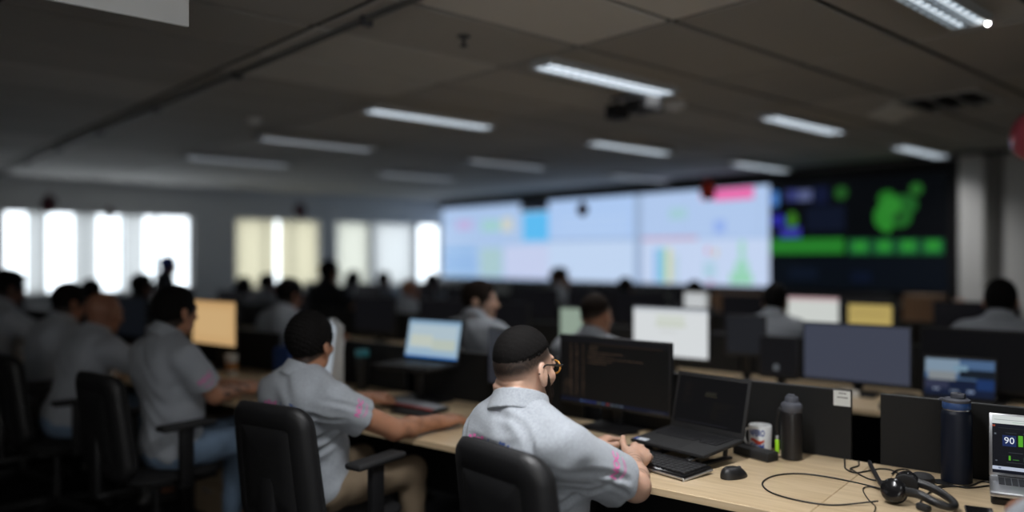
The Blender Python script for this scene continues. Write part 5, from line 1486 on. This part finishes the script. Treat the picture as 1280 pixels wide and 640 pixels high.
# smoky bottle with strap and lime tag
bt = thing('water_bottle', 'smoky grey water bottle with grey lid and a lime green tag', 'bottle', (0.243, 0.655, DT))
MB().lathe([(0.034, 0.0), (0.039, 0.004), (0.039, 0.165), (0.037, 0.176), (0.034, 0.180)], 32).build('bottle_body', M['smoky'], bt, auto=40)
MB().lathe([(0.0375, 0.178), (0.0395, 0.181), (0.0395, 0.203), (0.036, 0.210), (0.026, 0.216), (0.024, 0.232), (0.020, 0.236)], 32).build('lid', M['grey_lid'], bt, auto=40)
MB().rbox((-0.018, -0.012, 0.226), (0.012, 0.012, 0.243), 0.005, 2).build('spout_cap', M['grey_lid'], bt, auto=40)
MB().tube(catmull([(-0.030, -0.012, 0.196), (-0.046, -0.020, 0.180), (-0.048, -0.022, 0.12), (-0.046, -0.024, 0.085)], 6), 0.004, 8).tube(catmull([(-0.030, -0.020, 0.200), (-0.040, -0.030, 0.170), (-0.047, -0.028, 0.12), (-0.046, -0.026, 0.085)], 6), 0.004, 8).build('strap', M['black_plastic'], bt, smooth=True)
MB().lathe([(0.004, 0.018), (0.0085, 0.022), (0.0085, 0.068), (0.006, 0.072)], 14, Matrix.Translation((-0.046, -0.025, 0))).build('tag', M['lime'], bt, auto=40)['label'] = 'lime green tag on the strap'
MB().lathe([(0.006, 0.072), (0.0065, 0.084), (0.004, 0.088)], 12, Matrix.Translation((-0.046, -0.025, 0))).build('tag_clip', M['silver'], bt, auto=40)
# navy bottle
nb = thing('water_bottle', 'tall navy insulated bottle with a grey spout lid', 'bottle', (0.785, 0.70, DT))
MB().lathe([(0.044, 0.0), (0.0475, 0.004), (0.0475, 0.228), (0.045, 0.238), (0.040, 0.243)], 36).build('bottle_body', M['navy'], nb, auto=40)
MB().lathe([(0.0405, 0.2432), (0.0405, 0.2475)], 32).build('steel_ring', M['silver'], nb)
MB().lathe([(0.0425, 0.2478), (0.0435, 0.250), (0.0435, 0.268), (0.042, 0.270)], 32).build('lid_band', M['navy_band'], nb, auto=40)
MB().lathe([(0.0425, 0.2702), (0.0435, 0.272), (0.0425, 0.279), (0.034, 0.283)], 32).rbox((-0.052, -0.014, 0.271), (-0.036, 0.014, 0.280), 0.003, 2).build('lid', M['grey_lid'], nb, auto=40)
MB().lathe([(0.018, 0.283), (0.018, 0.298), (0.015, 0.301)], 20).rbox((-0.006, -0.018, 0.283), (0.026, 0.018, 0.299), 0.005, 2).build('spout', M['grey_lid'], nb, auto=40)

# headset
H = thing('headset', 'black call-centre headset lying on the desk in tangled cables', 'headset', (0, 0, 0))
def cup(c, ax, name='ear_cup'):
    m4 = Vector(ax).to_track_quat('Z', 'Y').to_matrix().to_4x4(); m4.translation = Vector(c)
    o = MB().lathe([(0.0, 0.018), (0.022, 0.017), (0.034, 0.012), (0.037, 0.004), (0.036, -0.008), (0.030, -0.012)], 28, m4, cap=False).build(name, M['black_gloss'], H, auto=50)
    MB().lathe([(0.030, -0.012), (0.036, -0.015), (0.036, -0.026), (0.026, -0.030), (0.0, -0.026)], 28, m4, cap=False).build('ear_cushion', M['black_matte'], o, auto=50)
cup((0.676, 0.303, 0.782), (-0.10, -0.92, 0.38)); cup((0.690, 0.425, 0.782), (-0.05, 0.95, 0.22))
MB().tube(catmull([(0.690, 0.300, 0.785), (0.742, 0.322, 0.778), (0.795, 0.305, 0.765), (0.832, 0.312, 0.758), (0.836, 0.350, 0.760), (0.805, 0.392, 0.768), (0.760, 0.418, 0.780), (0.705, 0.430, 0.788)], 8), [0.010 + 0.004 * abs(math.cos(PI * i / 56)) for i in range(57)], 10).build('headband', M['black_plastic'], H, smooth=True)
MB().rbox((-0.022, -0.012, 0.0), (0.022, 0.012, 0.022), 0.008, 2, Matrix.Translation((0.764, 0.285, DT)) @ Matrix.Rotation(-0.5, 4, 'Z')).build('temple_pad', M['black_matte'], H, auto=40)
MB().tube(catmull([(0.655, 0.318, 0.780), (0.618, 0.400, 0.770), (0.575, 0.520, 0.762), (0.525, 0.660, 0.754), (0.496, 0.748, 0.749)], 8), 0.0075, 10).build('microphone_boom', M['black_plastic'], H, smooth=True)
o = MB().lathe([(0.034, 0.0), (0.038, 0.008), (0.036, 0.024), (0.026, 0.033), (0.010, 0.036)], 28).build('inline_control', M['black_matte'], None, auto=40)
o.location = (0.700, 0.600, DT); tag(o, 'round black control puck on the cables by the navy bottle', 'control box')
CZ = DT + 0.0027
def cable(label, pts, r=0.0027, z=None):
    p = [(x, y, (CZ if len(q) == 2 else q[2])) for q in pts for x, y in [q[:2]]]
    o = MB().tube(catmull(p, 10), r, 8).build('cable', M['black_plastic'], None, smooth=True)
    tag(o, label, 'cable', 'black cables on the oak desk')
cable('black cable making the wide loop in front of the headset', [(0.668, 0.335, 0.765), (0.579, 0.449), (0.444, 0.474), (0.341, 0.457), (0.281, 0.380), (0.278, 0.269), (0.330, 0.185), (0.407, 0.150), (0.500, 0.150), (0.554, 0.181), (0.642, 0.262, 0.752)])
cable('black cable coming out behind the stickered divider end', [(0.403, 0.766), (0.425, 0.690), (0.448, 0.622), (0.487, 0.590), (0.516, 0.640), (0.545, 0.700), (0.580, 0.705), (0.617, 0.664), (0.664, 0.612)])
cable('short curly black cable right of the stickered divider', [(0.452, 0.770), (0.471, 0.696), (0.459, 0.640), (0.478, 0.600, CZ + 0.005), (0.520, 0.561), (0.564, 0.532), (0.640, 0.560)])
cable('black cable arching over towards the control puck', [(0.596, 0.640, CZ + 0.004), (0.596, 0.720), (0.622, 0.745), (0.655, 0.690), (0.690, 0.638)])
cable('black cable running from the headset to the silver laptop', [(0.900, 0.735), (0.855, 0.742), (0.830, 0.655), (0.769, 0.577, CZ + 0.003), (0.740, 0.480), (0.738, 0.400), (0.742, 0.350)])
cable('black cable looping beside the navy bottle foot', [(0.880, 0.700), (0.830, 0.630), (0.778, 0.625), (0.752, 0.590), (0.748, 0.560), (0.725, 0.560), (0.722, 0.585)])
cable('thin black cable hanging towards the desk edge', [(0.640, 0.420), (0.574, 0.440), (0.564, 0.395), (0.606, 0.294), (0.640, 0.236), (0.654, 0.164), (0.660, 0.080)], 0.0018)
# phone
ph = thing('smartphone', 'black smartphone lying at the desk edge near the silver laptop', 'phone', (0.905, 0.335, DT), math.radians(12))
MB().rbox((-0.037, -0.075, 0), (0.037, 0.075, 0.008), 0.003, 2).build('phone_body', M['black_plastic'], ph, auto=40)
MB().rbox((-0.034, -0.071, 0.0079), (0.034, 0.071, 0.0084), 0.0002, 1).build('phone_glass', M['black_gloss'], ph)
# silver laptop with dashboard
w_, h_ = 0.286, 0.186
db = [(0, 0, 1, 1, (0.0035, 0.0042, 0.007)), (0, 0.855, 1, 1, c8(200, 206, 204)), (0.02, 0.92, 0.5, 0.93, c8(150, 158, 160)), (0.20, 0.885, 0.75, 0.893, c8(150, 180, 160)), (0, 0.80, 1, 0.855, (0.004, 0.005, 0.012)),
      (0.0, 0.80, 0.03, 0.83, c8(140, 60, 40)), (0, 0.0, 1, 0.10, (0.004, 0.005, 0.010)), (0, 0.055, 1, 0.115, c8(178, 186, 204)), (0.06, 0.07, 0.085, 0.10, c8(120, 130, 150)), (0.52, 0.07, 0.56, 0.10, c8(80, 110, 180)),
      (0.10, 0.47, 0.235, 0.66, c8(24, 40, 84)), (0.255, 0.48, 0.30, 0.67, c8(80, 160, 40)), (0.315, 0.475, 0.345, 0.49, c8(190, 190, 90)), (0.35, 0.470, 0.62, 0.474, c8(60, 66, 70)), (0.30, 0.70, 0.52, 0.71, c8(70, 74, 80)), (0.13, 0.70, 0.24, 0.706, c8(60, 64, 70)),
      (0.16, 0.23, 0.18, 0.31, c8(80, 160, 40)), (0.20, 0.24, 0.26, 0.25, c8(60, 120, 50)), (0.30, 0.23, 0.32, 0.30, c8(40, 50, 44)), (0.16, 0.36, 0.30, 0.367, c8(64, 68, 74)), (0.14, 0.19, 0.75, 0.196, c8(60, 64, 70)), (0.50, 0.23, 0.52, 0.25, c8(190, 180, 60)), (0.50, 0.33, 0.52, 0.36, c8(80, 150, 50)), (0.06, 0.30, 0.9, 0.302, c8(30, 34, 40)), (0.60, 0.50, 0.95, 0.68, c8(16, 26, 44)), (0.60, 0.22, 0.95, 0.40, c8(14, 22, 36)),
      (0.02, 0.66, 0.04, 0.69, c8(90, 96, 104)), (0.03, 0.20, 0.05, 0.22, c8(80, 86, 94)), (0.06, 0.78, 0.5, 0.786, c8(50, 54, 60))]
qs = screen_quads(w_, h_, (0.003, 0.003, 0.004), db)
tv, tf = text_geo('90', 0.030)
for f_ in tf: qs.append(([((0.167 - 0.5) * w_ + tv[i][0], -0.0016, (0.565 - 0.5) * h_ + tv[i][1]) for i in f_], c8(222, 228, 236)))
sl_yaw = math.radians(8)
laptop('open silver laptop with a dark dashboard reading 90', 1.048, 0.600, 0.768, 0.305, 0.215, sl_yaw, 13, qs, 'silver', 'key_black', hsc=0.205)
st = thing('laptop_stand', 'low black riser under the open silver laptop', 'laptop stand', (1.048, 0.600, DT), sl_yaw)
MB().rbox((-0.15, -0.09, 0.0), (0.15, 0.10, 0.020), 0.004, 1).build('riser_box', M['black_plastic'], st, auto=40)
MB().rbox((-0.135, -0.07, 0.0202), (0.135, 0.08, 0.0268), 0.002, 1).build('rubber_mat', M['black_matte'], st, auto=40)

# ------------------------------------------------------------------ the next desks of the front row
keyboard('compact keyboard with grey caps and a red lowest row', -1.57, 0.455, math.radians(-3), 0.37, 0.135, ['key_grey', 'key_red'], 'black_plastic', rows=5, cols=15)
o = MB().rbox((-0.14, -0.035, 0), (0.14, 0.035, 0.018), 0.008, 2).build('wrist_rest', M['black_matte'], None, auto=40); o.location = (-1.46, 0.345, DT); tag(o, 'black padded wrist rest before the grey and red keyboard', 'wrist rest')
o_ = screen_quads(0.37, 0.205, c8(150, 176, 196), [(0, 0.92, 1, 1, c8(120, 150, 176)), (0.06, 0.25, 0.94, 0.86, c8(172, 190, 200)), (0.06, 0.30, 0.5, 0.60, c8(188, 196, 186)), (0.5, 0.22, 0.94, 0.5, c8(180, 190, 180)), (0, 0, 1, 0.05, c8(50, 110, 180))])
laptop('open laptop with a pale blue screen on a tall stand, beyond the curly-haired man', -1.72, 0.60, 0.925, 0.40, 0.25, math.radians(3), 12, o_, 'black_matte', 'key_black', hsc=0.235)
st = thing('laptop_stand', 'tall black stand under the laptop with the pale blue screen', 'laptop stand', (-1.72, 0.60, DT), math.radians(3))
MB().rbox((-0.16, -0.055, 0), (0.16, 0.14, 0.010), 0.004, 1).build('foot_plate', M['black_plastic'], st, auto=40)
MB().rbox((-0.03, 0.03, 0.010), (0.03, 0.06, 0.172), 0.004, 1).build('column', M['black_plastic'], st, auto=40)
MB().rbox((-0.17, -0.12, 0.173), (0.17, 0.12, 0.183), 0.004, 1).build('tray', M['black_plastic'], st, auto=40)
make_monitor('white monitor seen almost edge-on, right of the curly-haired man\'s face', -2.27, 0.48, 0.83, 0.50, 0.312, math.radians(-34), plain_screen(0.50, 0.312, c8(150, 158, 166)), 'white_plastic', tilt=math.radians(6), deep=0.04)
make_monitor('black monitor with amber-tinted lit screen at the left', -3.66, 0.60, 0.895, 0.545, 0.318, 0, plain_screen(0.545, 0.318, c8(196, 160, 112), [(0, 0.9, 1, 1, c8(190, 152, 104)), (0.1, 0.2, 0.9, 0.8, c8(200, 166, 118))]))
t = thing('tumbler', 'dark tumbler with a teal lid near the edge-on white monitor', 'tumbler', (-2.235, 0.685, DT))
MB().lathe([(0.030, 0), (0.033, 0.005), (0.038, 0.19)], 24).build('tumbler_body', M['black_plastic'], t, auto=40)
MB().lathe([(0.040, 0.1902), (0.041, 0.195), (0.041, 0.222), (0.037, 0.228)], 24).build('lid', M['teal'], t, auto=40)['label'] = 'teal lid'
t = thing('lunch_bag', 'blue cloth lunch bag left of the curly-haired man', 'bag', (-2.72, 0.53, DT))
MB().rbox((-0.09, -0.06, 0.0), (0.09, 0.06, 0.23), 0.03, 3).build('bag_body', M['blue_cloth'], t, auto=60)
MB().tube(catmull([(-0.04, 0, 0.225), (-0.035, 0, 0.262), (0.035, 0, 0.262), (0.04, 0, 0.225)], 6), 0.006, 8).build('bag_handle', M['blue_cloth'], t, smooth=True)
t = thing('paper_cup', 'white paper cup with an orange band beside the amber screen', 'cup', (-3.36, 0.55, DT))
MB().lathe([(0.030, 0), (0.031, 0.003), (0.041, 0.125), (0.043, 0.128)], 24).build('cup_body', M['white_paper'], t, auto=40)
M['orange'] = mat('orange_card', (0.55, 0.22, 0.04), 0.8)
MB().lathe([(0.0345, 0.03), (0.038, 0.075)], 24, cap=False).build('cup_sleeve', M['orange'], t, auto=40)
keyboard('black keyboard under the tattooed forearm', -2.47, 0.26, math.radians(-4), 0.42, 0.14, ['key_black'])
mouse('black mouse between the tattooed forearm and the blue lunch bag', -2.15, 0.25, -0.1)
for n, (x, y, lb) in enumerate([(-4.30, 0.50, 'stack of white paper cups beside the bald man\'s face'), (-4.05, 0.56, 'nearer stack of white paper cups, low behind the bald man\'s shoulder')]):
    t = thing('cup_stack', lb, 'cups', (x, y, DT))
    hgt = 26 if n == 0 else 22
    for i in range(hgt):
        MB().lathe([(0.030, 0.010 * i), (0.040, 0.010 * i + 0.011), (0.0425, 0.010 * i + 0.0115)], 16, cap=False).build('paper_cup', M['white_paper'], t, auto=40)
t = thing('pedestal_cabinet', 'tan drawer pedestal under the desk of the man in jeans', 'cabinet', (-2.88, 0.34, 0))
t.scale = (0.72, 1, 1)
MB().rbox((-0.20, -0.22, 0.03), (0.20, 0.22, 0.60), 0.004, 1).build('cabinet_body', M['tan'], t)
for i in range(3):
    dr = MB().rbox((-0.193, -0.238, 0.04 + 0.187 * i), (0.193, -0.2205, 0.215 + 0.187 * i), 0.003, 1).build('drawer', M['tan'], t)
    MB().rbox((-0.06, -0.250, 0.17 + 0.187 * i), (0.06, -0.2385, 0.182 + 0.187 * i), 0.003, 1).build('handle', M['silver'], dr)
for x in (-0.16, 0.16):
    for y in (-0.17, 0.17): MB().lathe([(0.02, 0), (0.02, 0.0295)], 12, Matrix.Translation((x, y, 0))).build('foot', M['black_plastic'], t)

# dark monitors of the front row further left
for i, x in enumerate((-4.9, -6.1, -7.3)):
    make_monitor('black monitor with a dark screen on the front-row desks, ' + ['first', 'second', 'third'][i] + ' beyond the amber one', x, 0.62, 0.88, 0.54, 0.318, 0.0, plain_screen(0.54, 0.318, (0.004, 0.005, 0.007)), group='dark monitors on the desks')

# ------------------------------------------------------------------ second row
make_monitor('large bright white screen behind the bearded man\'s monitor', -1.11, 2.30, 0.845, 0.545, 0.336, 0, plain_screen(0.545, 0.336, c8(212, 216, 218), [(0, 0.93, 1, 1, c8(180, 186, 192)), (0.32, 0.60, 0.70, 0.86, c8(204, 210, 202)), (0.3, 0.64, 0.72, 0.67, c8(190, 196, 180)), (0.36, 0.5, 0.6, 0.52, c8(190, 194, 190))]))
make_monitor('blank blue-grey monitor above the white sticker, paper note on its stand', 0.03, 2.30, 0.795, 0.575, 0.335, 0, plain_screen(0.575, 0.335, c8(62, 66, 80)), badge=(-0.04, 0.05, 0.038))
make_monitor('small monitor with a dim greenish screen left of the close-cropped man', -1.83, 2.30, 0.90, 0.30, 0.25, 0, plain_screen(0.30, 0.25, c8(140, 156, 142)))
make_monitor('dark grey monitor left of the blank blue-grey one', -0.60, 2.30, 0.90, 0.24, 0.25, 0.25, plain_screen(0.24, 0.25, (0.012, 0.013, 0.016)))
make_monitor('black monitor with white tag, squeezed beside the blank blue-grey one', -0.36, 2.18, 0.80, 0.22, 0.245, 0.0, plain_screen(0.22, 0.245, (0.006, 0.006, 0.007), [(0.38, 0.16, 0.52, 0.30, (0.10, 0.11, 0.12))]))
R2 = random.Random(4)
lrect = [(0, 0.45, 1, 1, c8(70, 96, 130)), (0, 0.62, 0.5, 1, c8(120, 140, 158)), (0.05, 0.40, 0.45, 0.66, c8(124, 130, 134)), (0.5, 0.5, 1, 0.74, c8(16, 24, 34)), (0.42, 0.70, 0.62, 0.84, c8(110, 140, 160)), (0, 0.0, 1, 0.42, c8(16, 26, 50)), (0, 0.18, 0.35, 0.40, c8(44, 48, 70)), (0.12, 0.14, 0.22, 0.19, c8(120, 130, 150)), (0.38, 0.10, 0.5, 0.16, c8(100, 112, 130)), (0.62, 0.10, 0.72, 0.18, c8(110, 124, 150)), (0.75, 0.2, 1, 0.5, c8(24, 48, 92))]
laptop('open laptop with a blue landscape on screen, behind the right divider', 0.54, 2.21, DT, 0.34, 0.235, 0.05, 14, screen_quads(0.318, 0.190, (0.004, 0.005, 0.008), lrect), 'black_matte', 'key_black', hsc=0.232)
make_monitor('black switched-off monitor behind the laptop with the landscape', 0.62, 2.48, 0.79, 0.60, 0.33, -0.05, plain_screen(0.60, 0.33, (0.003, 0.003, 0.0035)))
make_monitor('black switched-off monitor at the right end of the second row', 1.20, 2.36, 0.82, 0.58, 0.33, 0.05, plain_screen(0.58, 0.33, (0.003, 0.003, 0.0035)))
# headset hood, white cable, pink mouse
t = thing('desk_phone', 'rounded black object peeking over the right divider, below the landscape laptop', 'speakerphone', (0.36, 1.96, DT))
MB().lathe([(0.115, 0.0), (0.12, 0.02), (0.10, 0.055), (0.05, 0.075), (0.0, 0.078)], 28, cap=False).build('speaker_dome', M['black_matte'], t, smooth=True)
MB().lathe([(0.121, 0.0), (0.125, 0.006), (0.121, 0.012)], 28, cap=False).build('rubber_ring', M['black_plastic'], t)
o = MB().tube(catmull([(0.62, 2.02, CZ), (0.66, 1.98, CZ + 0.02), (0.71, 1.96, CZ + 0.012), (0.76, 1.93, CZ)], 8), 0.0035, 8).build('white_cable', M['white_plastic'], None, smooth=True); tag(o, 'thin white cable arching behind the right divider', 'cable')
mouse('pink mouse behind the right divider', 0.86, 2.02, 0.2, 'pink')
# dark fillers along the second row
for n, x in enumerate((-2.55, -3.2, -4.0, -5.2, -6.3, -7.3)):
    make_monitor('black monitor with a dark screen in the second row, ' + ['nearest', 'second', 'third', 'fourth', 'fifth', 'sixth'][n] + ' left of the greenish screen', x, 2.34, 0.84, 0.54, 0.32, R2.uniform(-0.1, 0.1), plain_screen(0.54, 0.32, (0.004, 0.004, 0.005)), group='dark monitors on the desks')

# ------------------------------------------------------------------ third and fourth rows
make_monitor('white screen below the green-barred displays', -0.79, 4.15, 0.94, 0.42, 0.25, 0, plain_screen(0.42, 0.25, c8(200, 204, 200), [(0, 0.88, 1, 1, c8(190, 160, 164))]))
make_monitor('black monitor with a warm yellow page, right of the white screen under the displays', -0.36, 4.15, 0.94, 0.40, 0.235, 0, screen_quads(0.384, 0.209, (0.01, 0.01, 0.01), [(0.10, 0.06, 0.92, 0.86, c8(176, 156, 92)), (0.16, 0.5, 0.8, 0.56, c8(150, 130, 80))]))
make_monitor('white monitor above the right corner of the large white screen', -1.81, 4.15, 0.97, 0.27, 0.225, -0.3, plain_screen(0.27, 0.225, c8(190, 194, 196)), 'white_plastic')
for n, x in enumerate((0.35, -1.30, -2.4, -2.95, -3.6, -4.6, -5.3, -6.2, -7.2)):
    make_monitor('black monitor with a dark screen on the third-row desks, ' + ['rightmost', 'second', 'third', 'fourth', 'fifth', 'sixth', 'seventh', 'eighth', 'ninth'][n] + ' from the column side', x, 4.18, 0.86, 0.54, 0.32, R2.uniform(-0.12, 0.12), plain_screen(0.54, 0.32, (0.004, 0.004, 0.005)), group='dark monitors on the desks')
make_monitor('small blue lit screen below the right part of the pale video wall', -3.29, 6.0, 0.90, 0.26, 0.19, 0, plain_screen(0.26, 0.19, c8(64, 96, 170)))
for n, x in enumerate((-0.9, -1.5, -2.75, -3.75, -4.4, -5.2, -6.1, -7.0)):
    make_monitor('black monitor with a dark screen in the fourth row, ' + ['rightmost', 'second', 'third', 'fourth', 'fifth', 'sixth', 'seventh', 'eighth'][n] + ' from the column side', x, 6.05, 0.84, 0.50, 0.30, R2.uniform(-0.12, 0.12), plain_screen(0.50, 0.30, (0.004, 0.004, 0.005)), group='dark monitors on the desks')
for x, w, d, hh, lb in [(-2.20, 0.46, 0.30, 0.375, 'brown cardboard box below the right end of the pale video wall'), (-0.33, 0.34, 0.30, 0.40, 'brown cardboard box below the right end of the dark displays')]:
    t = thing('cardboard_box', lb, 'box', (x, 6.03, DT))
    MB().rbox((-w / 2, -d / 2, 0), (w / 2, d / 2, hh), 0.004, 1).build('carton', M['cardboard'], t)
    for s in (-1, 1): MB().box((-w / 2 + 0.002, min(0, s * d / 2), hh), (w / 2 - 0.002, max(0, s * d / 2) - 0.001, hh + 0.004)).build('flap', M['cardboard'], t)
    MB().box((-w / 2, -0.025, hh + 0.0042), (w / 2, 0.025, hh + 0.0048)).build('packing_tape', M['tan'], t)
